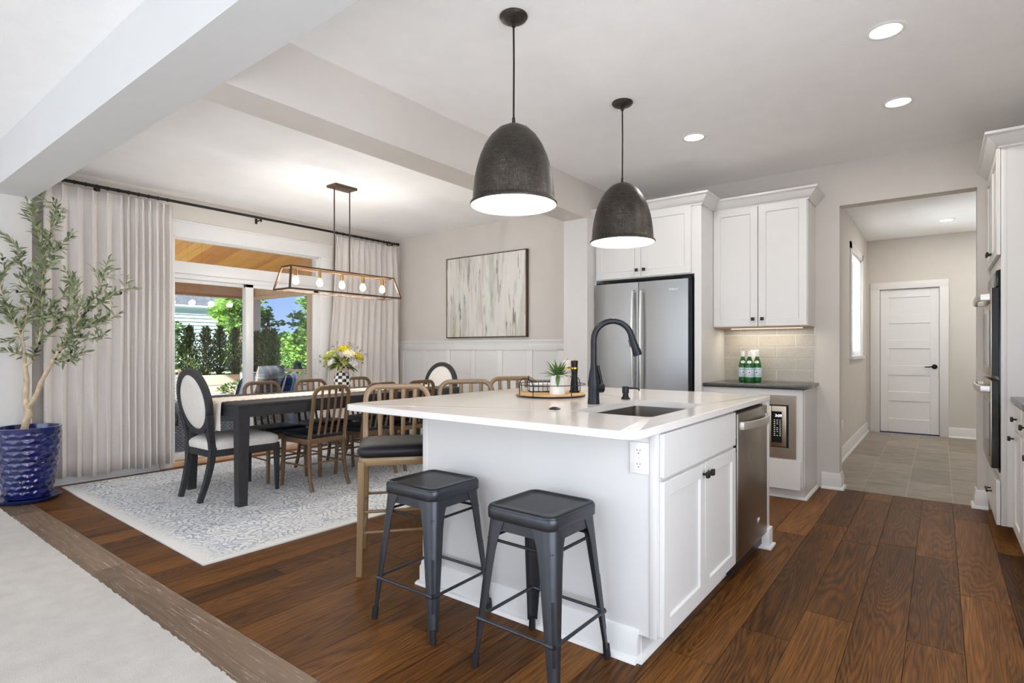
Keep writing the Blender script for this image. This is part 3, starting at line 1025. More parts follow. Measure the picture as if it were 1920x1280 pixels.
MX = RZ(PI / 2, (IX1, 0, 0))
part_y = [2.022, 2.486, 2.490, 2.954]
door(isl, 'door', part_y[1] - part_y[0], 0.590, RZ(PI / 2, (IX1, part_y[0], 0.108)), (part_y[1] - part_y[0] - 0.03, 0.545))
door(isl, 'door', part_y[3] - part_y[2], 0.590, RZ(PI / 2, (IX1, part_y[2], 0.108)), (0.03, 0.545))
door(isl, 'drawer_front', 0.932, 0.168, RZ(PI / 2, (IX1, 2.022, 0.712)), None, flat=True)
# outlet on the seating end
ol = thing('wall_outlet', 'white duplex outlet on the seating end of the island', 'outlet', (-0.914, IY0 - 0.001, 0.784), world=True)
part('cover_plate', MB().box(-0.953, -0.875, IY0 - 0.008, IY0, 0.724, 0.845, 0.003), 'white_plastic', ol)
for zc in (0.811, 0.758):
    s = part('socket', MB().loft([[(-0.914 + 0.0165 * math.copysign(abs(math.cos(a)) ** 0.7, math.cos(a)), y, zc + 0.0145 * math.sin(a)) for a in [2 * PI * k / 24 for k in range(24)]] for y in (IY0 - 0.004, IY0 - 0.0105)]), 'white_plastic', ol)
    part('slot', MB().box(-0.9215, -0.9195, IY0 - 0.0112, IY0 - 0.009, zc, zc + 0.008).box(-0.909, -0.907, IY0 - 0.0112, IY0 - 0.009, zc + 0.001, zc + 0.007).cyl((-0.9145, IY0 - 0.0112, zc - 0.007), (-0.9145, IY0 - 0.009, zc - 0.007), 0.0024, seg=8), 'socket_dark', s)
part('screw', MB().cyl((-0.914, IY0 - 0.0095, 0.7845), (-0.914, IY0 - 0.007, 0.7845), 0.0025, seg=8), 'steel_edge', ol)

# worktop with sink cut-out
CX0, CX1, CY0, CY1, CZ0, CZ1 = -2.43, -0.818, 1.745, 3.70, 0.889, 0.92
SX0, SX1, SY0, SY1 = -1.338, -0.945, 2.18, 2.875


def slab_hole(x0, x1, y0, y1, z0, z1, r, hx0, hx1, hy0, hy1, hr, n=6):
    cx, cy, hx, hy = (x0 + x1) / 2, (y0 + y1) / 2, (x1 - x0) / 2, (y1 - y0) / 2
    o = [(cx + a, cy + b) for a, b in rrect(hx, hy, r, n)]
    ix, iy, jx, jy = (hx0 + hx1) / 2, (hy0 + hy1) / 2, (hx1 - hx0) / 2, (hy1 - hy0) / 2
    i = [(ix + a, iy + b) for a, b in rrect(jx, jy, hr, n)]
    m = MB(); e = 0.003
    def sh(pts, k, c):
        return [(c[0] + (p[0] - c[0]) * k[0], c[1] + (p[1] - c[1]) * k[1]) for p in pts]
    oi = sh(o, (1 - e / hx, 1 - e / hy), (cx, cy))
    rings = [[(*p, z1) for p in i], [(*p, z1) for p in oi], [(*p, z1 - e) for p in o], [(*p, z0 + e) for p in o], [(*p, z0) for p in oi], [(*p, z0) for p in i]]
    R = [m.ring(r_) for r_ in rings]
    R.append(R[0])
    for a, b in zip(R, R[1:]):
        k = len(a)
        for q in range(k):
            m.bm.faces.new((a[q], a[(q + 1) % k], b[(q + 1) % k], b[q]))
    return m


single('island_worktop', slab_hole(CX0, CX1, CY0, CY1, CZ0, CZ1, 0.055, SX0, SX1, SY0, SY1, 0.025), 'quartz', 'polished white quartz worktop of the island with a sink cut-out', 'worktop', org=((CX0 + CX1) / 2, (CY0 + CY1) / 2, CZ0))
sk = thing('sink', 'undermount stainless steel sink set into the white island worktop', 'sink', ((SX0 + SX1) / 2, (SY0 + SY1) / 2, 0.66), world=True)
cxs, cys = (SX0 + SX1) / 2, (SY0 + SY1) / 2
def rr_(gx, r, z): return [(cxs + a, cys + b, z) for a, b in rrect((SX1 - SX0) / 2 + gx, (SY1 - SY0) / 2 + gx, r, 4)]
part('basin', MB().loft([rr_(0.02, 0.03, 0.8885), rr_(0.002, 0.03, 0.8885), rr_(0.0, 0.035, 0.70), rr_(-0.03, 0.05, 0.672), rr_(-0.12, 0.05, 0.668)], cap=False).loft([rr_(-0.12, 0.05, 0.668), rr_(-0.17, 0.02, 0.667)]), 'steel_sink', sk)
part('drain', MB().lathe([(0.0, 0.672), (0.05, 0.672), (0.055, 0.67), (0.055, 0.668)], 20, (cxs, cys, 0)), 'steel_edge', sk)

# faucet (bends towards the basin), dispenser, air switch
fx, fy = -1.412, 2.534
fa = thing('kitchen_faucet', 'dark gooseneck pull-down faucet standing behind the island sink', 'faucet', (fx, fy, CZ1), world=True)
part('base', MB().lathe([(0.0, 0), (0.031, 0), (0.031, 0.004), (0.029, 0.03), (0.028, 0.08), (0.030, 0.105), (0.024, 0.15), (0.0165, 0.19), (0.0155, 0.215), (0.0, 0.215)], 24, (fx, fy, CZ1)), 'gunmetal_dark', fa)
# spout direction: mostly towards +x / +y as seen in the photograph
sd = Vector((0.80, 0.60, 0)).normalized()
R_ = 0.098
pts = [Vector((fx, fy, CZ1 + 0.21)), Vector((fx, fy, CZ1 + 0.32))]
for k in range(1, 15):
    a = PI - PI * 0.93 * k / 14
    pts.append(Vector((fx, fy, CZ1 + 0.328)) + sd * (R_ + R_ * math.cos(a)) + Vector((0, 0, R_ * math.sin(a))))
part('spout', MB().tube(pts, 0.0155, 14), 'gunmetal_dark', fa)
e0 = pts[-1]; ed = (pts[-1] - pts[-2]).normalized()
part('spray_head', MB().tube([e0 - ed * 0.002, e0 + ed * 0.004, e0 + ed * 0.05, e0 + ed * 0.095, e0 + ed * 0.105], [0.0165, 0.0175, 0.0185, 0.024, 0.022], 16), 'gunmetal_dark', fa)
part('spray_button', MB().tube([e0 - sd * 0.018 + ed * 0.02, e0 - sd * 0.021 + ed * 0.06], 0.006, 8), 'gunmetal', fa)
hdv = Vector((0.55, 0.83, 0)).normalized()
hb = Vector((fx, fy, CZ1 + 0.082))
part('lever_hub', MB().cyl(hb + hdv * 0.015, hb + hdv * 0.052, 0.027, 0.025, 18), 'gunmetal_dark', fa)
lp = hb + hdv * 0.045
part('lever', MB().tube([lp, lp + Vector((0, 0, 0.04)) - hdv * 0.003, lp + Vector((0, 0, 0.115)) - hdv * 0.022], [0.012, 0.0085, 0.0095], 10), 'gunmetal_dark', fa)
sp = thing('soap_dispenser', 'small dark soap pump on the worktop right of the faucet', 'soap dispenser', (-1.406, 2.889, CZ1), world=True)
part('base', MB().lathe([(0, 0), (0.025, 0), (0.026, 0.006), (0.018, 0.014), (0.014, 0.034), (0, 0.034)], 20, (-1.406, 2.889, CZ1)), 'gunmetal_dark', sp)
part('pump', MB().lathe([(0, 0.034), (0.019, 0.034), (0.0195, 0.066), (0.016, 0.072), (0, 0.072)], 20, (-1.406, 2.889, CZ1)), 'gunmetal_dark', sp)
q = Vector((-1.406, 2.889, CZ1 + 0.062))
part('nozzle', MB().tube([q, q + sd * 0.05, q + sd * 0.072 + Vector((0, 0, -0.004)), q + sd * 0.078 + Vector((0, 0, -0.014))], [0.006, 0.0055, 0.005, 0.0045], 8), 'gunmetal_dark', sp)
single('air_switch', MB().lathe([(0, 0), (0.027, 0), (0.028, 0.003), (0.018, 0.008), (0.012, 0.011), (0, 0.011)], 24, (-1.431, 2.197, CZ1)), 'gunmetal_dark', 'small round dark push button on the worktop left of the sink', 'button', org=(-1.431, 2.197, CZ1))

# dishwasher
DY0, DY1, DXF = 2.985, 3.595, -0.822
dw = thing('dishwasher', 'stainless steel dishwasher with bowed handle at the end of the island', 'dishwasher', (-1.1, 3.29, 0), world=True)
part('body', MB().box(-1.42, DXF - 0.03, DY0 - 0.003, DY1 + 0.003, 0.03, 0.872), 'gunmetal_dark', dw)
part('door', MB().box(DXF - 0.03, DXF, DY0, DY1, 0.105, 0.868, 0.004), 'steel_warm', dw)
part('kick_plate', MB().box(-0.93, -0.915, DY0, DY1, 0.022, 0.10), 'rubber', dw)
hp = [(DXF - 0.004, DY0 + 0.055, 0.800), (DXF + 0.014, DY0 + 0.058, 0.800)] + [(DXF + 0.014 + 0.036 * math.sin(PI * k / 10) ** 0.8, DY0 + 0.06 + (DY1 - DY0 - 0.10) * k / 10, 0.800) for k in range(11)] + [(DXF - 0.004, DY1 - 0.038, 0.800)]
part('handle', MB().sweep(rrect(0.007, 0.022, 0.005, 2), hp, (0, 0, 1)), 'steel_handle', dw)
part('vent', MB().box(DXF - 0.026, DXF - 0.008, DY0 - 0.002, DY0 + 0.004, 0.67, 0.74), 'rubber', dw)
em = text_mb('W', 0.03).tf(RZ(PI / 2, (DXF + 0.0008, 3.40, 0.225)))
em.tube([(DXF + 0.001, 3.388 + 0.012 * math.cos(a), 0.225 + 0.014 * math.sin(a)) for a in [0.6 + 4.2 * k / 12 for k in range(13)]], 0.0014, 6)
part('emblem', em, 'white_plastic', dw)

# ---- fridge surround and fridge
FY = 4.833
fc = thing('fridge_cabinet', 'white cabinet surround over the refrigerator with two short doors', 'cabinet', (-2.16, 5.15, 0), world=True)
part('side_panel', MB().box(-1.697, -1.637, FY, YK - 0.002, 0, 2.46), 'cabinet_white', fc)
part('side_panel', MB().box(-2.676, -2.665, FY, YK - 0.002, 0, 2.46), 'cabinet_white', fc)
part('box', MB().box(-2.665, -1.697, FY + 0.002, YK - 0.002, 1.865, 2.46), 'cabinet_white', fc)
door(fc, 'door', 0.465, 0.585, RZ(0, (-2.655, FY, 1.872)), (0.43, 0.062))
door(fc, 'door', 0.465, 0.585, RZ(0, (-2.187, FY, 1.872)), (0.035, 0.062))
crown(fc, [(-2.676, FY - 0.004), (-1.634, FY - 0.004), (-1.634, 5.17)], 2.455)
part('gap_shade_sheet', MB().box(-2.665, -1.697, 5.40, 5.45, 0, 1.865), 'gap_shade', fc)  # dark sheet behind the fridge, painting the shade of the gap

fr = thing('refrigerator', 'stainless steel french door refrigerator beside the wall column', 'refrigerator', (-2.2, 5.1, 0), world=True)
part('body', MB().box(-2.655, -1.725, 4.86, 5.40, 0.03, 1.825), 'gunmetal_dark', fr)


def bowed(x0, x1, z0, z1, yb, yf, bow=0.012, n=10):
    pr = [(x0, yb)] + [(x0 + (x1 - x0) * k / n, yf - bow * (1 - (2 * k / n - 1) ** 2)) for k in range(n + 1)] + [(x1, yb)]
    return MB().prism(pr, 2, z0, z1)


for x0, x1, hx in ((-2.655, -2.209, -2.245), (-2.203, -1.742, -2.163)):
    dd = part('door', bowed(x0, x1, 0.72, 1.822, 4.86, 4.803), 'steel', fr)
    s = 1 if hx > -2.2 else -1
    n = 12
    hpts = [(hx + s * 0.0, 4.80, 1.735)] + [(hx, 4.765 - 0.018 * math.sin(PI * k / n), 1.73 - (1.73 - 0.83) * k / n) for k in range(n + 1)] + [(hx, 4.80, 0.825)]
    part('handle', MB().sweep(rrect(0.017, 0.010, 0.006, 2), hpts, (1, 0, 0)).tf(Matrix.Identity(4)), 'steel_handle', dd)
fz = part('freezer_drawer', bowed(-2.655, -1.742, 0.08, 0.71, 4.86, 4.803), 'steel', fr)
part('handle', MB().tube([(-2.58, 4.80, 0.62), (-2.57, 4.765, 0.62), (-2.2, 4.755, 0.62), (-1.83, 4.765, 0.62), (-1.82, 4.80, 0.62)], 0.013, 8), 'steel_handle', fz)
part('hinge_cover', MB().box(-1.80, -1.725, 4.83, 4.92, 1.822, 1.84, 0.004), 'rubber', fr)
part('hinge_cover', MB().box(-2.655, -2.58, 4.83, 4.92, 1.822, 1.84, 0.004), 'rubber', fr)
part('maker_name', text_mb('Whirlpool', 0.027).tf(RZ(0, (-1.885, 4.7925, 1.737))), 'white_plastic', fr)

# ---- wall cabinet with crown and light strip
UY = 5.17
uc = thing('wall_cabinet', 'tall white two-door wall cabinet above the tiled niche', 'cabinet', (-1.25, 5.33, 1.4), world=True)
part('box', MB().box(-1.637, -0.866, UY, YK - 0.001, 1.40, 2.46), 'cabinet_white', uc)
door(uc, 'door', 0.378, 1.045, RZ(0, (-1.634, UY, 1.403)), (0.343, 0.062))
door(uc, 'door', 0.378, 1.045, RZ(0, (-1.250, UY, 1.403)), (0.035, 0.062))
crown(uc, [(-1.633, UY - 0.004), (-0.864, UY - 0.004), (-0.864, YK)], 2.447)
part('bottom_panel', MB().box(-1.635, -0.868, UY + 0.002, YK - 0.012, 1.394, 1.40), 'tray_wood', uc)
ucl = part('light_strip', MB().box(-1.55, -0.95, 5.40, 5.43, 1.386, 1.394), 'led_strip', uc)
lamp('under_cabinet_light', 'AREA', (-1.25 + 1.25, 5.36 - 5.33, 1.382 - 1.4), (0, 0, 0), 1.1, (1.0, 0.88, 0.70), 0.6, 0.03, uc)

# ---- microwave base cabinet, microwave, granite top
BY = 4.89
bc = thing('base_cabinet', 'white base cabinet housing the built-in microwave', 'cabinet', (-1.25, 5.2, 0), world=True)
part('body', MB().box(-1.637, -0.857, BY + 0.02, YK - 0.001, 0.105, 0.879), 'cabinet_white', bc)
ff = MB().box(-1.637, -1.58, BY, BY + 0.02, 0.105, 0.879).box(-0.905, -0.857, BY, BY + 0.02, 0.105, 0.879).box(-1.58, -0.905, BY, BY + 0.02, 0.828, 0.879).box(-1.58, -0.905, BY, BY + 0.02, 0.105, 0.335)
part('face_frame', ff, 'cabinet_white', bc)
door(bc, 'drawer_front', 0.745, 0.232, RZ(0, (-1.612, BY, 0.085)), None, flat=True, t=0.02)
part('toe_kick', MB().box(-1.637, -0.857, BY + 0.06, BY + 0.075, 0.0, 0.105), 'cabinet_white', bc)
part('end_panel', MB().box(-0.857, -0.852, BY + 0.055, YK, 0, 0.879), 'cabinet_white', bc)
part('shoe_moulding', MB().mold([(-1.637, BY + 0.06), (-0.852, BY + 0.06), (-0.852, YK - 0.03)], [(0, 0), (0.018, 0), (0.016, 0.01), (0.01, 0.018), (0, 0.021)]), 'trim_white', bc)
single('granite_worktop', MB().box(-1.636, -0.835, 4.866, YK - 0.0125, 0.880, 0.910, 0.003), 'granite', 'speckled black granite worktop on the microwave cabinet', 'worktop', org=(-1.23, 5.18, 0.88))
mw = thing('microwave', 'built-in stainless microwave with dark keypad below the granite top', 'microwave', (-1.24, 5.0, 0.335), world=True)
tr = MB().box(-1.58, -0.903, BY - 0.014, BY - 0.001, 0.755, 0.831).box(-1.58, -0.903, BY - 0.014, BY - 0.001, 0.328, 0.412).box(-1.58, -1.53, BY - 0.014, BY - 0.001, 0.412, 0.755).box(-0.955, -0.903, BY - 0.014, BY - 0.001, 0.412, 0.755)
part('trim_kit', tr, 'steel_trim', mw)
part('cavity', MB().box(-1.535, -0.952, BY - 0.004, BY + 0.019, 0.405, 0.76), 'rubber', mw)
part('door', MB().box(-1.528, -1.084, BY - 0.022, BY - 0.004, 0.417, 0.745, 0.003), 'steel_trim', mw)
part('door_glass', MB().box(-1.50, -1.10, BY - 0.0235, BY - 0.02, 0.455, 0.708), 'oven_black', mw)
cp = part('control_panel', MB().box(-1.081, -0.972, BY - 0.022, BY - 0.004, 0.417, 0.745, 0.003), 'steel_trim', mw)
part('keypad', MB().box(-1.081, -1.003, BY - 0.0238, BY - 0.02, 0.452, 0.702), 'oven_black', cp)
part('clock_digits', text_mb('3:09', 0.03).tf(RZ(0, (-1.028, BY - 0.0243, 0.667))), 'display_blue', cp)
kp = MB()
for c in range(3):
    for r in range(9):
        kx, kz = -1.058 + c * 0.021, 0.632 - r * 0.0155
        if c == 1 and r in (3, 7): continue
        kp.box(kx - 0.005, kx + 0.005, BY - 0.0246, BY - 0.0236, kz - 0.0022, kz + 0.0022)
part('key_legends', kp, 'key_glow', cp)

# ---- outlet and bottles on the granite
wo2 = thing('wall_outlet', 'white outlet on the tile behind the green bottles', 'outlet', (-1.353, YK - 0.012, 1.12), world=True)
part('cover_plate', MB().box(-1.40, -1.328, YK - 0.018, YK - 0.0105, 1.05, 1.195, 0.003), 'white_plastic', wo2)
part('socket', MB().box(-1.382, -1.346, YK - 0.0205, YK - 0.017, 1.075, 1.17, 0.002), 'white_plastic', wo2)


def bottle(x, y, rz, label):
    b = thing('glass_bottle', label, 'bottle', (x, y, 0.9101), rz, 'green mineral water bottles')
    pr = [(0, 0.004), (0.028, 0.0), (0.0345, 0.004), (0.0355, 0.012), (0.0355, 0.135), (0.034, 0.155), (0.027, 0.185), (0.019, 0.208), (0.0145, 0.228), (0.0135, 0.250), (0, 0.250)]
    part('body', MB().lathe(pr, 28), 'bottle_green', b)
    part('label_band', MB().lathe([(0.0358, 0.042), (0.0362, 0.043), (0.0362, 0.126), (0.0358, 0.127)], 28, cap=False), 'bottle_label', b)
    tb = text_mb('S.PELLEGRINO', 0.0125, 0.0003)
    for v in tb.bm.verts:
        a = v.co.x / 0.0366
        rr = 0.0366 - v.co.y
        v.co = Vector((rr * math.sin(a), -rr * math.cos(a), v.co.z + 0.112))
    part('label_lettering', tb, 'teal_stripe', b)
    ov = []
    for k in range(16):
        a = 2 * PI * k / 16
        ov.append((0.02 * math.cos(a), 0.013 * math.sin(a)))
    om = MB()
    def onb(u, w, e):
        z = 0.178 + w; r = 0.0295 - w * 0.30 + e
        th = u / 0.029
        return (r * math.sin(th), -r * math.cos(th), z)
    c0 = om.bm.verts.new(onb(0, 0, 0.0012))
    vs = [om.bm.verts.new(onb(u, w, 0.0012)) for u, w in ov]
    for k in range(16): om.bm.faces.new((c0, vs[k], vs[(k + 1) % 16]))
    part('neck_label', om, 'paper_white', b)
    part('cap', MB().lathe([(0, 0.226), (0.0158, 0.226), (0.0152, 0.250), (0.0152, 0.268), (0.012, 0.275), (0, 0.275)], 20), 'white_plastic', b)
    return b


bottle(-1.418, 5.30, 0.30, 'green glass water bottle, leftmost of three on granite')
bottle(-1.345, 5.235, 0.22, 'green glass water bottle standing in front, middle of three on granite')
bottle(-1.298, 5.31, 0.10, 'green glass water bottle, rightmost of three on granite')

# ---- oven tower and the run of base cabinets on the right
OX, OY0, OY1 = 0.302, 4.60, 5.49
ot = thing('oven_cabinet', 'tall white cabinet around the double wall oven', 'cabinet', (0.6, 5.05, 0), world=True)
part('side_panel', MB().box(OX + 0.03, 0.96, OY0, OY0 + 0.02, 0.105, 2.46), 'cabinet_white', ot)
part('side_panel', MB().box(OX + 0.02, 0.96, OY1 - 0.02, OY1, 0.0, 2.46), 'cabinet_white', ot)
part('carcass', MB().box(OX + 0.03, 0.96, OY0 + 0.02, OY1 - 0.02, 0.105, 2.46), 'cabinet_white', ot)
part('face_frame', MB().box(OX + 0.002, OX + 0.03, OY0, OY0 + 0.04, 0.105, 2.46, 0.001).box(OX + 0.002, OX + 0.03, OY1 - 0.04, OY1, 0.105, 2.46).box(OX + 0.002, OX + 0.03, OY0 + 0.04, OY1 - 0.04, 1.70, 1.80).box(OX + 0.002, OX + 0.03, OY0 + 0.04, OY1 - 0.04, 0.36, 0.44), 'cabinet_white', ot)
part('toe_kick', MB().box(OX + 0.09, OX + 0.105, OY0, OY1, 0, 0.105), 'cabinet_white', ot)
dn = door(ot, 'door', 0.435, 0.66, RZ(-PI / 2, (OX, OY0 + 0.44, 1.79)), (0.03, 0.06))
df = door(ot, 'door', 0.435, 0.66, RZ(-PI / 2, (OX, OY1 - 0.005, 1.79)), (0.405, 0.06))
dr = door(ot, 'drawer_front', 0.875, 0.27, RZ(-PI / 2, (OX, OY1 - 0.005, 0.105)), None, flat=True)
part('handle', MB().cyl((OX - 0.02, 5.10, 0.24), (OX - 0.045, 5.10, 0.24), 0.005, seg=8).cyl((OX - 0.02, 4.99, 0.24), (OX - 0.045, 4.99, 0.24), 0.005, seg=8).box(OX - 0.052, OX - 0.042, 4.97, 5.12, 0.233, 0.247, 0.002), 'bronze_knob', dr)
crown(ot, [(OX - 0.002, YK), (OX - 0.002, OY0 - 0.004), (0.96, OY0 - 0.004)], 2.45)
ov = thing('double_oven', 'stainless double wall oven with two bar handles', 'oven', (0.6, 5.05, 0.42), world=True)
part('trim', MB().box(OX - 0.004, OX + 0.04, OY0 + 0.05, OY1 - 0.05, 0.425, 1.705, 0.002), 'oven_black', ov)
part('control_panel', MB().box(OX - 0.018, OX - 0.004, OY0 + 0.055, OY1 - 0.055, 1.60, 1.70, 0.003), 'oven_black', ov)
for z0, z1 in ((1.03, 1.59), (0.45, 1.0)):
    od = part('oven_door', MB().box(OX - 0.045, OX - 0.006, OY0 + 0.06, OY1 - 0.06, z0, z1, 0.004), 'steel_trim', ov)
    part('door_glass', MB().box(OX - 0.0475, OX - 0.043, OY0 + 0.13, OY1 - 0.13, z0 + 0.06, z1 - 0.14), 'oven_black', od)
    part('door_edge', MB().box(OX - 0.04, OX - 0.006, OY0 + 0.052, OY0 + 0.061, z0, z1), 'oven_black', od)
    hz = z1 - 0.055
    hp = [(OX - 0.045, OY0 + 0.11, hz), (OX - 0.085, OY0 + 0.115, hz), (OX - 0.10, OY0 + 0.2, hz), (OX - 0.105, (OY0 + OY1) / 2, hz), (OX - 0.10, OY1 - 0.2, hz), (OX - 0.085, OY1 - 0.115, hz), (OX - 0.045, OY1 - 0.11, hz)]
    part('handle', MB().sweep(rrect(0.008, 0.021, 0.006, 2), hp, (0, 0, 1)), 'steel_handle', od)
# right base run
RXF = 0.375
rb = thing('base_cabinet', 'white base cabinet with drawers and doors right of the tall oven cabinet', 'cabinet', (0.66, 4.1, 0), world=True)
part('body', MB().box(RXF, 0.96, 3.30, OY0 - 0.001, 0.105, 0.879), 'cabinet_white', rb)
part('toe_kick', MB().box(RXF + 0.07, RXF + 0.085, 3.30, OY0, 0, 0.105), 'cabinet_white', rb)
part('shoe_moulding', MB().mold([(RXF + 0.07, 3.3), (RXF + 0.07, OY0)][::-1], [(0, 0), (0.018, 0), (0.016, 0.01), (0.01, 0.018), (0, 0.021)]), 'trim_white', rb)
for yb in (4.535, 4.105, 3.70):
    d = door(rb, 'door', 0.40, 0.60, RZ(-PI / 2, (RXF, yb, 0.112)), (0.03 if yb > 4.4 else 0.37, 0.55))
    d = door(rb, 'drawer_front', 0.40, 0.145, RZ(-PI / 2, (RXF, yb, 0.722)), (0.20, 0.0725), flat=True)
single('granite_worktop', MB().box(RXF - 0.028, 0.96, 3.28, OY0 - 0.002, 0.880, 0.910, 0.003), 'granite', 'black granite worktop at the right edge beside the oven cabinet', 'worktop', org=(0.65, 3.95, 0.88))

# ---- pendants
def pendant(x, y, label):
    p = thing('pendant_light', label, 'pendant light', (x, y, 1.885), group='dome pendants over the island')
    H = CEIL - 1.885
    part('ceiling_canopy', MB().lathe([(0, H), (0.066, H), (0.068, H - 0.006), (0.060, H - 0.018), (0.035, H - 0.03), (0.010, H - 0.034), (0.010, H - 0.052), (0, H - 0.052)], 28), 'pendant_metal', p)
    part('cord', MB().tube([(0, 0, H - 0.05), (0.001, 0.001, H * 0.75), (0, 0, 0.40)], 0.0045, 8), 'rod_black', p)
    part('cap', MB().lathe([(0, 0.42), (0.007, 0.42), (0.009, 0.395), (0.016, 0.388), (0.022, 0.378), (0, 0.378)], 16), 'pendant_metal', p)
    out = [(0.205, 0.0), (0.208, 0.004), (0.207, 0.012), (0.198, 0.016), (0.1955, 0.03), (0.192, 0.08), (0.186, 0.13), (0.176, 0.18), (0.160, 0.235), (0.138, 0.285), (0.110, 0.328), (0.075, 0.362), (0.040, 0.380), (0.012, 0.386)]
    part('shade', MB().lathe(out, 48, cap=False), 'pendant_metal', p, 60)
    inn = [(0.205, 0.0), (0.199, 0.002), (0.192, 0.016), (0.190, 0.03), (0.187, 0.08), (0.181, 0.13), (0.171, 0.18), (0.155, 0.233), (0.133, 0.281), (0.106, 0.322), (0.072, 0.355), (0.038, 0.372), (0.0, 0.377)]
    part('shade_lining', MB().lathe(inn, 48, cap=False), 'white_ceramic', p, 60)
    bl = part('bulb', MB().lathe([(0, 0.10), (0.02, 0.103), (0.033, 0.118), (0.037, 0.14), (0.03, 0.17), (0.018, 0.19), (0.014, 0.21), (0, 0.21)], 20), 'bulb_glow', p)
    part('socket', MB().lathe([(0, 0.20), (0.02, 0.20), (0.02, 0.27), (0, 0.27)], 16), 'brass_dark', p)
    lamp('pendant_bulb_light', 'POINT', (0, 0, 0.06), (0, 0, 0), 4, (1.0, 0.90, 0.76), 0.04, parent=p)
    return p


pendant(-1.613, 2.119, 'dark hammered metal dome pendant nearer the camera, over the island front')
pendant(-1.622, 3.287, 'dark hammered metal dome pendant hanging in front of the refrigerator cabinet')

# ---- recessed lights
def can(x, y, label, e=4.5):
    c = thing('recessed_light', label, 'ceiling light', (x, y, CEIL), group='recessed ceiling lights')
    part('trim_ring', MB().lathe([(0.066, -0.002), (0.070, -0.006), (0.086, -0.005), (0.092, 0.0)], 32, cap=False), 'white_plastic', c)
    part('lens', MB().lathe([(0, -0.003), (0.068, -0.003), (0.068, 0.0), (0, 0.0)], 32), 'lens_glow', c)
    lamp('can_light', 'AREA', (0, 0, -0.012), (0, 0, 0), e, (1.0, 0.96, 0.9), 0.13, parent=c, shape='DISK')
    return c


can(-0.213, 3.342, 'round recessed ceiling light nearest the camera, top right of the kitchen')
can(-0.211, 4.357, 'round recessed ceiling light in front of the tall oven cabinet')
can(-1.461, 4.15, 'round recessed ceiling light in front of the white wall cabinets')
can(0.069, 8.684, 'round recessed ceiling light in the back hall', 8)

ho = thing('wall_outlet', 'small white outlet low on the left wall of the back hall', 'outlet', (-0.85, 7.05, 0.37), world=True)
part('cover_plate', MB().box(-0.850, -0.842, 7.01, 7.085, 0.31, 0.43, 0.003), 'white_plastic', ho)
part('socket', MB().box(-0.843, -0.840, 7.03, 7.065, 0.335, 0.405, 0.001), 'white_plastic', ho)

# ------------------------------------------------------------------ seating
SEC = rrect(0.016, 0.011, 0.005, 2)


def arc_path(hw, z0, z1, y0, y1, r, n=6):
    """hoop: up the left stile, round the corners, down the right stile; leans from y0 at z0 to y1 at z1"""
    def at(x, z): return (x, y0 + (y1 - y0) * (z - z0) / (z1 - z0), z)
    pts = [at(-hw, z0), at(-hw, z0 + 0.35 * (z1 - z0)), at(-hw, z1 - r)]
    for k in range(1, n + 1):
        a = PI - PI / 2 * k / n
        pts.append(at(-hw + r + r * math.cos(a), z1 - r + r * math.sin(a)))
    for k in range(0, n + 1):
        a = PI / 2 - PI / 2 * k / n
        pts.append(at(hw - r + r * math.cos(a), z1 - r + r * math.sin(a)))
    pts += [at(hw, z0 + 0.35 * (z1 - z0)), at(hw, z0)]
    return pts


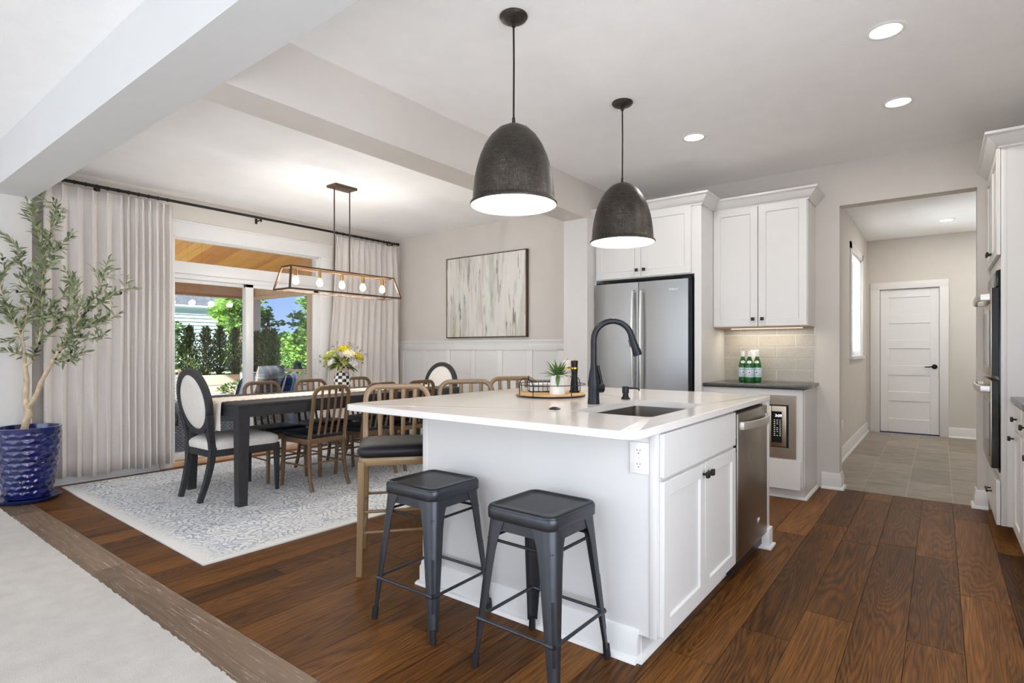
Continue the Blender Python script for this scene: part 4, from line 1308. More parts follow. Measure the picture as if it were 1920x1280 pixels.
def slat_chair(name, label, cat, group, seat, top, w, d, wood_m, cush, rung_z, leg_w=0.015, flare=0.05, lean=0.075, slat_w=0.011, rails_side=(0.2,), tall=False):
    c = thing(name, label, cat, (0, 0, 0), 0, group)
    hw, hd = w / 2, d / 2
    fw = hw + 0.012
    # seat frame (front wider)
    o = [(-fw, hd), (fw, hd), (hw, -hd), (-hw, -hd)]
    ring_o = rrect(1, 1, 0.25, 3)
    def plan(k, z):
        out = []
        for a, b in ring_o:
            hx = (fw if b > 0 else hw) * 1.0
            t = (b + 1) / 2
            hx = hw + (fw - hw) * t
            out.append((a * hx * k, b * hd * k, z))
        return out
    part('seat_frame', MB().loft([plan(0.985, seat - 0.042), plan(1.0, seat - 0.036), plan(1.0, seat - 0.006), plan(0.985, seat)]), wood_m, c)
    cu = MB()
    zc = seat
    cu.loft([plan(0.97, zc), plan(1.03, zc + cush * 0.3), plan(1.03, zc + cush * 0.65), plan(0.96, zc + cush * 0.92), plan(0.7, zc + cush * 1.05), plan(0.3, zc + cush * 1.08)])
    part('seat_cushion', cu, 'cushion_black', c, 60)
    # ties
    part('back_frame', MB().sweep(SEC, arc_path(hw - 0.012, seat - 0.03, top, -hd + 0.012, -hd - lean, 0.075), (0, -1, 0.0)), wood_m, c, 60)
    for i in range(4):
        xs_ = (-1 + 2 * (i + 1) / 5) * (hw - 0.018)
        n = 5
        zz0, zz1 = seat - 0.01, top - 0.012
        pts = [(xs_ * (0.92 + 0.08 * k / n), -hd + 0.012 - (lean + 0.012) * k / n - 0.016 * math.sin(PI * k / n), zz0 + (zz1 - zz0) * k / n) for k in range(n + 1)]
        part('slat', MB().sweep(rrect(slat_w, 0.006, 0.003, 1), pts, (0, -1, 0)), wood_m, c, 60)
    zt = seat - 0.02
    for sx in (-1, 1):
        part('leg', MB().sweep(rrect(leg_w, leg_w, 0.006, 2), [(sx * (fw - 0.018), hd - 0.018, zt), (sx * (fw - 0.014), hd - 0.012, zt * 0.5), (sx * (fw - 0.006), hd - 0.004, 0)], (0, 1, 0), scale=[1.0, 0.95, 0.85]), wood_m, c, 60)
        part('leg', MB().sweep(rrect(leg_w, leg_w, 0.006, 2), [(sx * (hw - 0.014), -hd + 0.014, zt), (sx * (hw - 0.012), -hd + 0.008, zt * 0.6), (sx * (hw - 0.006), -hd - 0.012, zt * 0.25), (sx * (hw + 0.0), -hd - flare, 0)], (0, 1, 0), scale=[1.0, 1.0, 0.95, 0.85]), wood_m, c, 60)
        for z in rung_z:
            part('stretcher', MB().tube([(sx * (fw - 0.014), hd - 0.014, z), (sx * (hw - 0.012), -hd - 0.002, z + 0.004)], 0.0085, 8), wood_m, c)
    for z in rung_z:
        for yy, xx in ((hd - 0.012, fw - 0.012), (-hd + 0.0, hw - 0.01)):
            part('stretcher', MB().tube([(-xx, yy, z + 0.025), (xx, yy, z + 0.025)], 0.0085, 8), wood_m, c)
    return c


G = 'slatted dining chairs around the table'
proto = slat_chair('dining_chair', 'slat-back wooden dining chair with black cushion, kitchen side of the table nearest the camera', 'chair', G, 0.432, 0.868, 0.37, 0.39, 'chair_wood', 0.05, (0.20,))
proto.location = (-4.39, 2.855, 0.011); proto.rotation_euler = (0, 0, PI / 2 + 0.02)
dup(proto, (-4.39, 3.40, 0.011), PI / 2, 'slat-back wooden dining chair with black cushion, middle of the kitchen side of the table')
dup(proto, (-4.39, 3.895, 0.011), PI / 2 - 0.02, 'slat-back wooden dining chair with black cushion, far end of the kitchen side of the table')
dup(proto, (-4.91, 2.80, 0.011), -PI / 2, 'slat-back wooden dining chair with black cushion, window side of the table nearest the camera')
dup(proto, (-4.91, 3.325, 0.011), -PI / 2, 'slat-back wooden dining chair with black cushion, middle of the window side of the table')
dup(proto, (-4.91, 3.90, 0.011), -PI / 2, 'slat-back wooden dining chair half hidden behind the checkered vase')

# counter stools with slatted backs, turned towards the camera
G = 'slat-back counter stools along the island'
fa_ = math.atan2(-0.64, 0.76) - PI / 2
cs = slat_chair('counter_stool', 'tall slat-back wooden counter stool with black cushion nearest the camera at the island corner', 'stool', G, 0.622, 0.972, 0.40, 0.41, 'stool_wood', 0.062, (0.20, 0.31), leg_w=0.019, flare=0.03, lean=0.05, slat_w=0.013)
cs.location = (-2.462, 2.142, 0); cs.rotation_euler = (0, 0, fa_)
dup(cs, (-2.475, 2.80, 0), fa_ + 0.04, 'slat-back wooden counter stool, middle of three along the far side of the island')
dup(cs, (-2.475, 3.36, 0), fa_ + 0.06, 'slat-back wooden counter stool farthest from the camera, behind the serving tray')


# oval-back upholstered chairs at the table ends
def oval_chair():
    c = thing('oval_back_chair', 'black framed chair with cream oval back at the near end of the table', 'chair', (0, 0, 0), 0, 'oval-back chairs at the table ends')
    W_, D_ = 0.25, 0.28          # half sizes of the seat
    zs = 0.40
    def pl(k, z, rx=0.25):
        out = []
        for a, b in rrect(1, 1, rx, 4):
            t_ = (b + 1) / 2
            hx = 0.20 + (W_ - 0.20) * t_
            out.append((a * hx * k, b * D_ * k, z))
        return out
    part('seat_frame', MB().loft([pl(1.0, zs - 0.055, 0.1), pl(1.0, zs, 0.1)]), 'black_wood', c)
    part('seat_cushion', MB().loft([pl(1.0, zs), pl(1.015, zs + 0.02), pl(1.015, zs + 0.045), pl(0.97, zs + 0.065), pl(0.82, zs + 0.085), pl(0.5, zs + 0.10), pl(0.2, zs + 0.104)]), 'chair_linen', c, 60)
    for sx in (-1, 1):
        part('leg', MB().sweep(rrect(0.021, 0.021, 0.003, 1), [(sx * 0.225, D_ - 0.025, zs - 0.02), (sx * 0.225, D_ - 0.02, 0)], (0, 1, 0), scale=[1.0, 0.62]), 'black_wood', c)
        n = 8
        pts = []
        for k in range(n + 1):
            z = (zs + 0.02) * (1 - k / n)
            pts.append((sx * (0.19 - 0.03 * (k / n) ** 1.5), -D_ + 0.02 - 0.085 * (k / n) ** 1.6, z))
        part('leg', MB().sweep(rrect(0.019, 0.026, 0.003, 1), pts, (0, 1, 0), scale=[1.0 - 0.25 * k / n for k in range(n + 1)]), 'black_wood', c)
        # stile from the rail up to the oval
        st = [(sx * 0.19, -D_ + 0.02, zs - 0.02), (sx * 0.187, -D_ + 0.008, zs + 0.10), (sx * 0.205, -D_ - 0.008, zs + 0.20), (sx * 0.235, -D_ - 0.024, zs + 0.29)]
        part('stile', MB().sweep(rrect(0.018, 0.024, 0.003, 1), st, (0, 1, 0)), 'black_wood', c)
        part('bracket', MB().prism([(sx * 0.19, zs), (sx * 0.185, zs + 0.13), (sx * 0.10, zs + 0.145), (sx * 0.15, zs + 0.06)], 1, -D_ - 0.002, -D_ + 0.022), 'black_wood', c)
    # oval back: tilted plane
    cz, ey, a_, b_ = 0.775, -D_ - 0.030, 0.235, 0.245
    tilt = math.radians(9)
    def op(a, k, off=0.0):
        x, zz = a_ * k * math.cos(a), b_ * k * math.sin(a)
        return Vector((x, ey - zz * math.sin(tilt) - off * math.cos(tilt), cz + zz * math.cos(tilt) - off * math.sin(tilt)))
    n = 48
    pts = [op(2 * PI * k / n, 1.0) for k in range(n)]
    m = MB()
    R = []
    for k in range(n):
        a = 2 * PI * k / n
        R.append(m.ring([op(a, 1.075, 0.022), op(a, 1.09, 0.0), op(a, 1.075, -0.022), op(a, 0.90, -0.022), op(a, 0.885, 0.0), op(a, 0.90, 0.022)]))
    for k in range(n):
        A, B = R[k], R[(k + 1) % n]
        for q in range(6): m.bm.faces.new((A[q], A[(q + 1) % 6], B[(q + 1) % 6], B[q]))
    part('back_frame', m, 'black_wood', c)
    m = MB()
    m.loft([[op(2 * PI * k / n, r, o_) for k in range(n)] for r, o_ in ((0.2, 0.024), (0.6, 0.022), (0.84, 0.016), (0.90, 0.008), (0.90, -0.008), (0.84, -0.018), (0.6, -0.026), (0.2, -0.03))])
    part('back_pad', m, 'chair_linen', c, 60)
    return c


oc = oval_chair()
oc.location = (-4.71, 2.30, 0.011)
oc.rotation_euler = (0, 0, 0.02)
dup(oc, (-4.67, 4.40, 0.011), PI, 'black framed chair with cream oval back at the far end of the table')

# ------------------------------------------------------------------ metal stools
def metal_stool():
    c = thing('metal_stool', 'x', 'stool', (0, 0, 0), 0, 'dark metal counter stools')
    H = 0.615
    def rr(h, r, z, n=5): return [(a, b, z) for a, b in rrect(h, h, r, n)]
    part('seat', MB().loft([rr(0.150, 0.035, H - 0.048), rr(0.157, 0.040, H - 0.044), rr(0.158, 0.040, H - 0.012), rr(0.154, 0.038, H - 0.003), rr(0.148, 0.034, H), rr(0.139, 0.028, H - 0.001), rr(0.134, 0.024, H - 0.005), rr(0.10, 0.02, H - 0.0055), rr(0.03, 0.01, H - 0.006)]), 'gunmetal_dark', c, 50)
    part('seat_rim', MB().loft([rr(0.1535, 0.038, H - 0.052), rr(0.1585, 0.041, H - 0.047), rr(0.1588, 0.041, H - 0.014), rr(0.1548, 0.0385, H - 0.0045)], cap=False), 'gunmetal', c, 50)
    zt = H - 0.052
    # apron
    ap = MB()
    for k in range(4):
        q = MB().loft([[(x, -0.1515, z) for x, z in ((-0.11, zt), (0.11, zt), (0.10, zt - 0.028), (0.085, zt - 0.036), (-0.085, zt - 0.036), (-0.10, zt - 0.028))], [(x, -0.147, z) for x, z in ((-0.11, zt), (0.11, zt), (0.10, zt - 0.028), (0.085, zt - 0.036), (-0.085, zt - 0.036), (-0.10, zt - 0.028))]])
        ap.add(q.tf(RZ(k * PI / 2)))
    part('apron', ap, 'gunmetal', c)
    for k in range(4):
        # folded sheet leg: outer rounded corner, tapering to the foot
        rings = []
        n = 9
        for i in range(n + 1):
            t_ = i / n
            z = zt * (1 - t_) + 0.045 * t_
            cx = 0.1535 + (0.190 - 0.1535) * t_
            w = 0.070 * (1 - t_) + 0.030 * t_ + 0.02 * max(0, 1 - t_ * 7)
            r = 0.044 * (1 - t_) + 0.022 * t_
            th = 0.004
            out = [(cx - w, cx)] + [(cx - r + r * math.cos(a), cx - r + r * math.sin(a)) for a in [PI / 2 - PI / 2 * j / 5 for j in range(6)]] + [(cx, cx - w)]
            r2 = max(0.004, r - th)
            inn = [(cx - th, cx - w)] + [(cx - r + r2 * math.cos(a), cx - r + r2 * math.sin(a)) for a in [PI / 2 * j / 5 for j in range(6)]] + [(cx - w, cx - th)]
            rings.append([(x, y, z) for x, y in out + inn])
        lg = part('leg', MB().loft(rings).tf(RZ(k * PI / 2)), 'gunmetal', c, 35)
        # pressed groove on the corner
        def corner(t_, off):
            cx = 0.1535 + (0.190 - 0.1535) * t_
            r = 0.044 * (1 - t_) + 0.022 * t_
            p = cx - r + (r + off) * 0.7071
            return Vector((p, p, zt * (1 - t_) + 0.045 * t_))
        gp = [corner(0.45, 0.0), corner(0.60, 0.0), corner(0.86, 0.0)]
        part('groove', MB().sweep(rrect(0.0058, 0.0012, 0.001, 2), gp, (1, 1, 0)).tf(RZ(k * PI / 2)), 'gunmetal_dark', lg)
        p0, p1 = Vector((0.1785, 0.1785, 0.055)), Vector((0.182, 0.182, 0))
        part('rubber_foot', MB().tube([p0, p0 * 0.25 + p1 * 0.75, p1], [0.0135, 0.0145, 0.014], 12).tf(RZ(k * PI / 2)), 'rubber', lg)
        # lower rod with flattened ends, dark inner brace
        e = 0.174
        z = 0.185
        part('foot_rod', MB().tube([(-e, -e, z), (-e + 0.03, -e, z), (-e + 0.045, -e, z), (e - 0.045, -e, z), (e - 0.03, -e, z), (e, -e, z)], [0.010, 0.009, 0.0065, 0.0065, 0.009, 0.010], 8).tf(RZ(k * PI / 2)), 'gunmetal', c)
        e = 0.145
        part('brace', MB().tube([(-e, -e, 0.485), (e, -e, 0.485)], 0.006, 8).tf(RZ(k * PI / 2)), 'rubber', c)
    return c


ms = metal_stool()
ms['label'] = 'backless dark metal stool on the left, beside the wooden counter stool'
ms.location = (-1.822, 1.79, 0); ms.rotation_euler = (0, 0, 0.01)
dup(ms, (-1.212, 1.772, 0), -0.02, 'backless dark metal stool on the right, below the island outlet')

# ------------------------------------------------------------------ rug, table, runner
mb = MB()
rc = [(-6.04, 1.466), (-3.24, 1.416), (-3.13, 5.05), (-5.98, 5.10)]
mb.loft([[(x_, y_, 0.0005) for x_, y_ in rc], [(x_, y_, 0.009) for x_, y_ in rc], [(x_ * 0.998 - 0.009, y_ * 0.998 + 0.006, 0.0105) for x_, y_ in rc]])
single('area_rug', mb, 'rug_weave', 'ivory rug with faded blue medallion pattern under the dining table', 'rug', smooth=0)

TX0, TX1, TY0, TY1, TZ = -5.115, -4.185, 2.085, 4.56, 0.787
tb = thing('dining_table', 'long black wooden dining table with square corner legs', 'table', ((TX0 + TX1) / 2, (TY0 + TY1) / 2, 0.011), world=True)
part('table_top', MB().box(TX0 + 0.001, TX1 - 0.001, TY0 + 0.001, TY1 - 0.001, TZ - 0.02, TZ, 0.002), 'black_wood', tb)
lw = 0.085
for sx, sy in ((0, 0), (0, 1), (1, 0), (1, 1)):
    x0 = TX0 if sx == 0 else TX1 - lw
    y0 = TY0 if sy == 0 else TY1 - lw
    tp = 0.018
    ax, ay = (0 if sx == 0 else tp), (0 if sy == 0 else tp)
    part('leg', MB().loft([[(x0 + ax, y0 + ay, 0.011), (x0 + lw - tp + ax, y0 + ay, 0.011), (x0 + lw - tp + ax, y0 + lw - tp + ay, 0.011), (x0 + ax, y0 + lw - tp + ay, 0.011)], [(x0, y0, TZ - 0.13), (x0 + lw, y0, TZ - 0.13), (x0 + lw, y0 + lw, TZ - 0.13), (x0, y0 + lw, TZ - 0.13)], [(x0, y0, TZ - 0.0205), (x0 + lw, y0, TZ - 0.0205), (x0 + lw, y0 + lw, TZ - 0.0205), (x0, y0 + lw, TZ - 0.0205)]]), 'black_wood', tb, 20)
for a in (TX0 + 0.002, TX1 - 0.022):
    part('apron', MB().box(a, a + 0.02, TY0 + lw, TY1 - lw, TZ - 0.105, TZ - 0.021), 'black_wood', tb)
for a in (TY0 + 0.004, TY1 - 0.024):
    part('apron', MB().box(TX0 + lw, TX1 - lw, a, a + 0.02, TZ - 0.105, TZ - 0.021), 'black_wood', tb)
    part('drawer_edge', MB().box(TX0 + lw, TX1 - lw, a - 0.002, a + 0.02, TZ - 0.062, TZ - 0.059), 'rubber', tb)
# runner hangs over the near and far ends
m = MB()
rx0, rx1 = -4.86, -4.44
prof = [(TY0 - 0.016, TZ - 0.20), (TY0 - 0.018, TZ - 0.10), (TY0 - 0.012, TZ - 0.01), (TY0 - 0.004, TZ + 0.003), (TY0 + 0.02, TZ + 0.0035), (TY0 + 0.9, TZ + 0.0035), (TY0 + 1.7, TZ + 0.0035), (TY1 - 0.02, TZ + 0.0035), (TY1 + 0.004, TZ + 0.003), (TY1 + 0.012, TZ - 0.01), (TY1 + 0.018, TZ - 0.10), (TY1 + 0.016, TZ - 0.20)]
nx = 14
def rp(i, j, off):
    y, z = prof[j]
    u = i / nx
    x_ = rx0 + (rx1 - rx0) * u
    hang = j < 3 or j > 8
    wv = 0.012 * math.sin(u * 9) * (1 if hang else 0)
    sg = -1 if j < 6 else 1
    return (x_ + (0.012 * (u - 0.5) * 2 if hang else 0), y + sg * (wv + (off if hang else 0)), z + (0 if hang else off) - (0.02 * u if j in (0, len(prof) - 1) else 0))
top = [[m.bm.verts.new(rp(i, j, 0.002)) for i in range(nx + 1)] for j in range(len(prof))]
bot = [[m.bm.verts.new(rp(i, j, 0.0)) for i in range(nx + 1)] for j in range(len(prof))]
for A in (top, bot):
    for j in range(len(prof) - 1):
        for i in range(nx): m.bm.faces.new((A[j][i], A[j][i + 1], A[j + 1][i + 1], A[j + 1][i]))
for j in range(len(prof) - 1):
    for i in (0, nx): m.bm.faces.new((top[j][i], top[j + 1][i], bot[j + 1][i], bot[j][i]))
rn = single('table_runner', m, 'runner_linen', 'cream linen runner along the middle of the black table', 'runner', org=(-4.65, 3.3, TZ))
st = MB()
for x_ in (rx0 + 0.012, rx1 - 0.012):
    y = TY0 + 0.03
    while y < TY1 - 0.05:
        st.box(x_ - 0.004, x_ + 0.004, y, y + 0.035, TZ + 0.0045, TZ + 0.0068)
        y += 0.06
part('stitching', st, 'wicker_dark', rn)

# vase and flowers
vz = TZ + 0.0062
vs = thing('flower_vase', 'black and white checkered vase with a pink bow on the table runner', 'vase', (-4.65, 3.335, vz))
pr = [(0, 0.002), (0.052, 0.0), (0.060, 0.006), (0.072, 0.05), (0.080, 0.095), (0.076, 0.135), (0.060, 0.175), (0.048, 0.205), (0.050, 0.235), (0.060, 0.262), (0.056, 0.262), (0.046, 0.236), (0.044, 0.205), (0.05, 0.17), (0, 0.165)]
part('body', MB().lathe(pr, 36, cap=False), 'vase_check', vs, 60)
bw = MB().lathe([(0.0495, 0.199), (0.052, 0.203), (0.052, 0.211), (0.0495, 0.215)], 24, cap=False)
vd = Vector((0.79, -0.61, 0)); vsd = Vector((0.61, 0.79, 0))
for sg in (-1, 1):
    c0 = vd * 0.056 + Vector((0, 0, 0.207))
    loop = [c0, c0 + vsd * sg * 0.02 + Vector((0, 0, 0.012)), c0 + vsd * sg * 0.046 + Vector((0, 0, 0.008)), c0 + vsd * sg * 0.046 + Vector((0, 0, -0.012)), c0 + vsd * sg * 0.02 + Vector((0, 0, -0.008))]
    bw.sweep(rrect(0.008, 0.002, 0.001, 1), loop, tuple(vd), closed=True)
bw.sphere(vd * 0.06 + Vector((0, 0, 0.207)), 0.009)
part('bow', bw, 'ribbon', vs)


def bloom_mb(R, n=26, seed=0, open_=1.0):
    """layered cupped petals around +z"""
    rg = random.Random(seed)
    m = MB()
    for k in range(n):
        t_ = k / n
        a = k * 2.39996
        rad = R * (0.18 + 0.62 * t_)
        tilt = (0.15 + 1.05 * t_) * open_
        pw_, ph_ = R * (0.35 + 0.40 * t_), R * (0.75 + 0.15 * t_)
        base = Vector((math.cos(a), math.sin(a), 0)) * R * 0.12 * t_
        out = Vector((math.cos(a), math.sin(a), 0)); sd_ = Vector((-math.sin(a), math.cos(a), 0)); up = Vector((0, 0, 1))
        d1 = (up * math.cos(tilt) + out * math.sin(tilt))
        rows = []
        for j in range(4):
            v = j / 3
            bend = d1 * v * ph_ + out * (0.25 * R * math.sin(v * PI) * 0.8) - out * 0.12 * R * v * v
            wj = pw_ * (0.25 + 0.95 * math.sin(v * 2.2))
            rows.append([m.bm.verts.new(base + bend + sd_ * wj * s_ - out * abs(s_) * 0.3 * wj) for s_ in (-1, -0.4, 0.4, 1)])
        for A, B in zip(rows, rows[1:]):
            for i in range(3): m.bm.faces.new((A[i], A[i + 1], B[i + 1], B[i]))
    return m


vc = Vector((-4.65, 3.335, vz))
rgt, upv, fwd = Vector((CC, SS, 0)), Vector((0, 0, 1)), Vector((-SS, CC, 0))
FL = [(-0.118, 0.345, -0.02, 0.058, 'petal_green', 'large pale green peony bloom on the left of the bouquet', 1.0, 28),
      (0.022, 0.405, -0.01, 0.052, 'petal_yellow', 'bright yellow green bloom at the top of the bouquet', 0.9, 26),
      (0.085, 0.355, -0.06, 0.052, 'petal_cream', 'large cream rose bloom right of the yellow bloom', 0.9, 26),
      (-0.078, 0.283, -0.07, 0.036, 'petal_white', 'small white bloom low on the left of the bouquet', 0.7, 18),
      (0.052, 0.275, -0.08, 0.033, 'petal_green', 'round green bud low in the front of the bouquet', 0.35, 20),
      (-0.148, 0.268, -0.03, 0.026, 'petal_green', 'small green bud at the lower left of the bouquet', 0.35, 16),
      (0.135, 0.27, -0.05, 0.050, 'petal_white', 'white rose bloom low on the right of the bouquet', 0.9, 26),
      (0.155, 0.33, 0.01, 0.046, 'petal_yellow', 'yellow bloom partly behind the cream rose', 0.9, 22)]
for i, (dx, dz, dy_, R, mt, lb, op_, n) in enumerate(FL):
    top_ = vc + rgt * dx + upv * dz + fwd * dy_
    f = thing('flower', lb, 'flower', vc + Vector((0, 0, 0.235)), 0, 'flowers in the checkered vase', world=True)
    ax_ = (top_ - (vc + upv * 0.16)).normalized()
    q_ = upv.rotation_difference((ax_ - fwd * 0.35).normalized())
    mm = Matrix.Translation(top_ - ax_ * R * 0.3) @ q_.to_matrix().to_4x4()
    part('bloom', bloom_mb(R * 1.38, n, i, op_).tf(mm), mt, f, 60)
    part('stem', MB().tube([vc + upv * 0.18, vc + upv * 0.25 + rgt * dx * 0.25, top_ - ax_ * R * 0.3], 0.0028, 6), 'flower_leaf', f)


def leaf_mb(L, Wd, curl=0.15, fold=0.1):
    m = MB()
    n = 5
    rows = []
    for j in range(n + 1):
        v = j / n
        w = Wd * math.sin(PI * min(1, v * 0.92 + 0.06)) ** 0.9
        if j == n: w = 0.0008
        z = -curl * L * v * v
        rows.append([m.bm.verts.new((-w, v * L, z + fold * w)), m.bm.verts.new((0, v * L, z)), m.bm.verts.new((w, v * L, z + fold * w))])
    for A, B in zip(rows, rows[1:]):
        for i in range(2): m.bm.faces.new((A[i], A[i + 1], B[i + 1], B[i]))
    return m


def orient(d, roll=0.0, p=(0, 0, 0)):
    """matrix taking local +y to d at p"""
    d = Vector(d).normalized()
    x_ = d.cross(Vector((0, 0, 1)))
    if x_.length < 1e-4: x_ = Vector((1, 0, 0))
    x_.normalize()
    z_ = x_.cross(d)
    mt_ = Matrix((x_, d, z_)).transposed().to_4x4()
    return Matrix.Translation(p) @ mt_ @ Matrix.Rotation(roll, 4, 'Y')


rg = random.Random(21)
gr = thing('foliage_sprig', 'olive green leaves and filler sprigs around the bouquet blooms', 'foliage', tuple(vc + Vector((0, 0, 0.235))), world=True)
lf = MB()
for k in range(90):
    a = rg.random() * 2 * PI
    e = rg.uniform(-0.35, 0.9)
    d = Vector((math.cos(a) * math.cos(e), math.sin(a) * math.cos(e), math.sin(e)))
    p = vc + Vector((0, 0, 0.255)) + d * rg.uniform(0.0, 0.10)
    lf.add(leaf_mb(rg.uniform(0.07, 0.11), rg.uniform(0.012, 0.02), 0.3).tf(orient(d, rg.uniform(-0.5, 0.5), p)))
part('leaves', lf, 'flower_leaf', gr, 60)['kind'] = 'stuff'
for dx, dz in ((-0.20, 0.34), (-0.215, 0.29), (-0.09, 0.44), (-0.05, 0.47), (0.06, 0.465), (0.11, 0.445), (0.145, 0.43), (0.18, 0.39), (0.215, 0.35), (-0.03, 0.36), (-0.01, 0.33), (0.19, 0.27), (-0.17, 0.245)):
    e_ = vc + rgt * dx + upv * dz + fwd * rg.uniform(-0.05, 0.05)
    b_ = vc + upv * 0.22
    tw_ = part('twig', MB().tube([b_, b_ * 0.5 + e_ * 0.5 + upv * 0.01, e_], [0.0018, 0.0014, 0.001], 5), 'flower_leaf', gr)
    for q in range(5):
        o_ = Vector((rg.uniform(-1, 1), rg.uniform(-1, 1), rg.uniform(-1, 1))) * 0.014
        part('berry', MB().sphere(e_ + o_, rg.uniform(0.004, 0.0065), seg=6, rings=4), 'berry', tw_)

# ------------------------------------------------------------------ linear chandelier
cx, cy = -4.64, 3.325
ch = thing('linear_chandelier', 'open brass and bronze trapezoid chandelier with five bare bulbs over the table', 'chandelier', (cx, cy, 1.74), world=True)
part('ceiling_plate', MB().box(cx - 0.075, cx + 0.075, cy - 0.125, cy + 0.125, CEIL - 0.024, CEIL, 0.003), 'brass_dark', ch)
for yy in (-0.088, 0.088):
    part('rod', MB().cyl((cx, cy + yy, CEIL - 0.02), (cx, cy + yy, 1.95), 0.0062, seg=10), 'brass_dark', ch)
zb, zt = 1.738, 1.945
bx, by, tx_, ty = 0.13, 0.632, 0.075, 0.585
B4 = [(cx - bx, cy - by, zb), (cx + bx, cy - by, zb), (cx + bx, cy + by, zb), (cx - bx, cy + by, zb)]
T4 = [(cx - tx_, cy - ty, zt), (cx + tx_, cy - ty, zt), (cx + tx_, cy + ty, zt), (cx - tx_, cy + ty, zt)]
sq = rrect(0.0075, 0.0075, 0.001, 1)
for Q in (B4, T4):
    for k in range(4): part('frame_bar', MB().sweep(sq, [Q[k], Q[(k + 1) % 4]]), 'brass_dark', ch)
for k in range(4): part('frame_bar', MB().sweep(sq, [B4[k], T4[k]]), 'brass_dark', ch)
part('lamp_bar', MB().box(cx - 0.014, cx + 0.014, cy - ty, cy + ty, zt - 0.012, zt + 0.006, 0.002), 'brass', ch)
for k in range(5):
    yy = cy + (k - 2) * 0.2475
    part('lamp_holder', MB().lathe([(0, zt - 0.08), (0.015, zt - 0.08), (0.016, zt - 0.03), (0.012, zt - 0.012), (0, zt - 0.012)], 16, (cx, yy, 0)), 'brass', ch)
    part('bulb', MB().lathe([(0, 1.79), (0.012, 1.792), (0.024, 1.803), (0.029, 1.82), (0.027, 1.838), (0.018, 1.855), (0.013, 1.868), (0, 1.868)], 18, (cx, yy, 0)), 'bulb_glow', ch, 60)
    lamp('chandelier_bulb_light', 'POINT', (0, yy - cy, 1.824 - 1.74), (0, 0, 0), 32.0, (1.0, 0.975, 0.94), 0.034, parent=ch)

# ------------------------------------------------------------------ wall art
art = thing('wall_art', 'large abstract canvas of pale vertical streaks above the wainscot', 'painting', (-4.556, YD - 0.02, 1.36), world=True)
part('canvas', MB().box(-5.206, -3.912, YD - 0.045, YD - 0.003, 1.362, 2.39, 0.003), 'canvas_paint', art)
part('frame', MB().box(-3.912, -3.900, YD - 0.047, YD - 0.001, 1.355, 2.397).box(-5.217, -5.206, YD - 0.047, YD - 0.001, 1.355, 2.397).box(-5.217, -3.9, YD - 0.047, YD - 0.001, 1.350, 1.362).box(-5.217, -3.9, YD - 0.047, YD - 0.001, 2.39, 2.40), 'brass_dark', art)

# ------------------------------------------------------------------ curtains and rod
XC = XW + 0.12


def curtain(y0, y1, phase, label, zb=0.068, ztp=2.635, spread=None):
    m = MB()
    n = 260
    nz = 16
    rows = []
    for j in range(nz + 1):
        v = j / nz
        z = zb + (ztp - zb) * v
        row = []
        for i in range(n + 1):
            u = i / n
            ph = phase(u) * 2 * PI
            amp = 0.030 + 0.010 * (1 - v)
            if v > 0.93: amp *= 0.55
            a, b = (y0, y1) if spread is None else (y0 + (spread[0] - y0) * (1 - v) ** 1.5, y1 + (spread[1] - y1) * (1 - v) ** 1.5)
            y = a + (b - a) * u + 0.012 * math.sin(ph * 2 + 0.7)
            x_ = XC + amp * math.copysign(abs(math.sin(ph)) ** 0.75, math.sin(ph)) + 0.010 * math.sin(ph * 0.37 + 3 * v) + 0.006 * math.sin(7 * v + ph)
            row.append((x_, y, z + (0.012 * math.sin(ph * 0.21) if j == 0 else 0)))
        rows.append(row)
    V = [[m.bm.verts.new(p) for p in r] for r in rows]
    for A, B in zip(V, V[1:]):
        for i in range(n): m.bm.faces.new((A[i], A[i + 1], B[i + 1], B[i]))
    o = thing('curtain', label, 'curtain', (XC, (y0 + y1) / 2, zb), world=True, group='floor-length pleated curtains')
    f = part('cloth', m, 'curtain_cloth', o, 80)
    md = f.modifiers.new('thickness', 'SOLIDIFY'); md.thickness = 0.003
    # pinch pleats under the rod
    nph = int(phase(1.0))
    for k in range(nph):
        # find u where phase = k + 0.25
        lo, hi = 0.0, 1.0
        for _ in range(30):
            mid = (lo + hi) / 2
            if phase(mid) < k + 0.25: lo = mid
            else: hi = mid
        y = y0 + (y1 - y0) * lo
        part('pinch_pleat', MB().tube([(XC + 0.022, y, ztp - 0.13), (XC + 0.026, y, ztp - 0.07), (XC + 0.018, y, ztp)], [0.004, 0.009, 0.007], 6), 'curtain_cloth', o, 60)
    return o


curtain(1.34, 2.36, lambda u: 5.2 * min(u, 0.56) / 0.56 + (7.5 * (u - 0.56) / 0.44 if u > 0.56 else 0), 'floor-length cream curtain left of the glass door behind the olive tree')
curtain(4.25, 5.27, lambda u: 11.5 * u ** 0.9, 'floor-length cream curtain right of the glass door beside the wainscot', spread=(4.02, 5.29))
ro = thing('curtain_rod', 'long black curtain rod across the window wall', 'curtain rod', (XC - 0.01, 3.3, 2.68), world=True)
part('rod', MB().cyl((XC - 0.01, 1.30, 2.682), (XC - 0.01, 5.27, 2.682), 0.014, seg=14), 'rod_black', ro)
part('finial', MB().cyl((XC - 0.01, 5.265, 2.682), (XC - 0.01, 5.30, 2.682), 0.020, seg=14), 'rod_black', ro)
for y in (1.75, 3.28, 5.18):
    part('bracket', MB().box(XC - 0.016, XC - 0.004, y - 0.008, y + 0.008, 2.64, 2.672).tube([(XC - 0.01, y, 2.662), (XW + 0.01, y, 2.655)], 0.007, 8).box(XW, XW + 0.008, y - 0.012, y + 0.012, 2.63, 2.69), 'rod_black', ro)
rgm = random.Random(4)
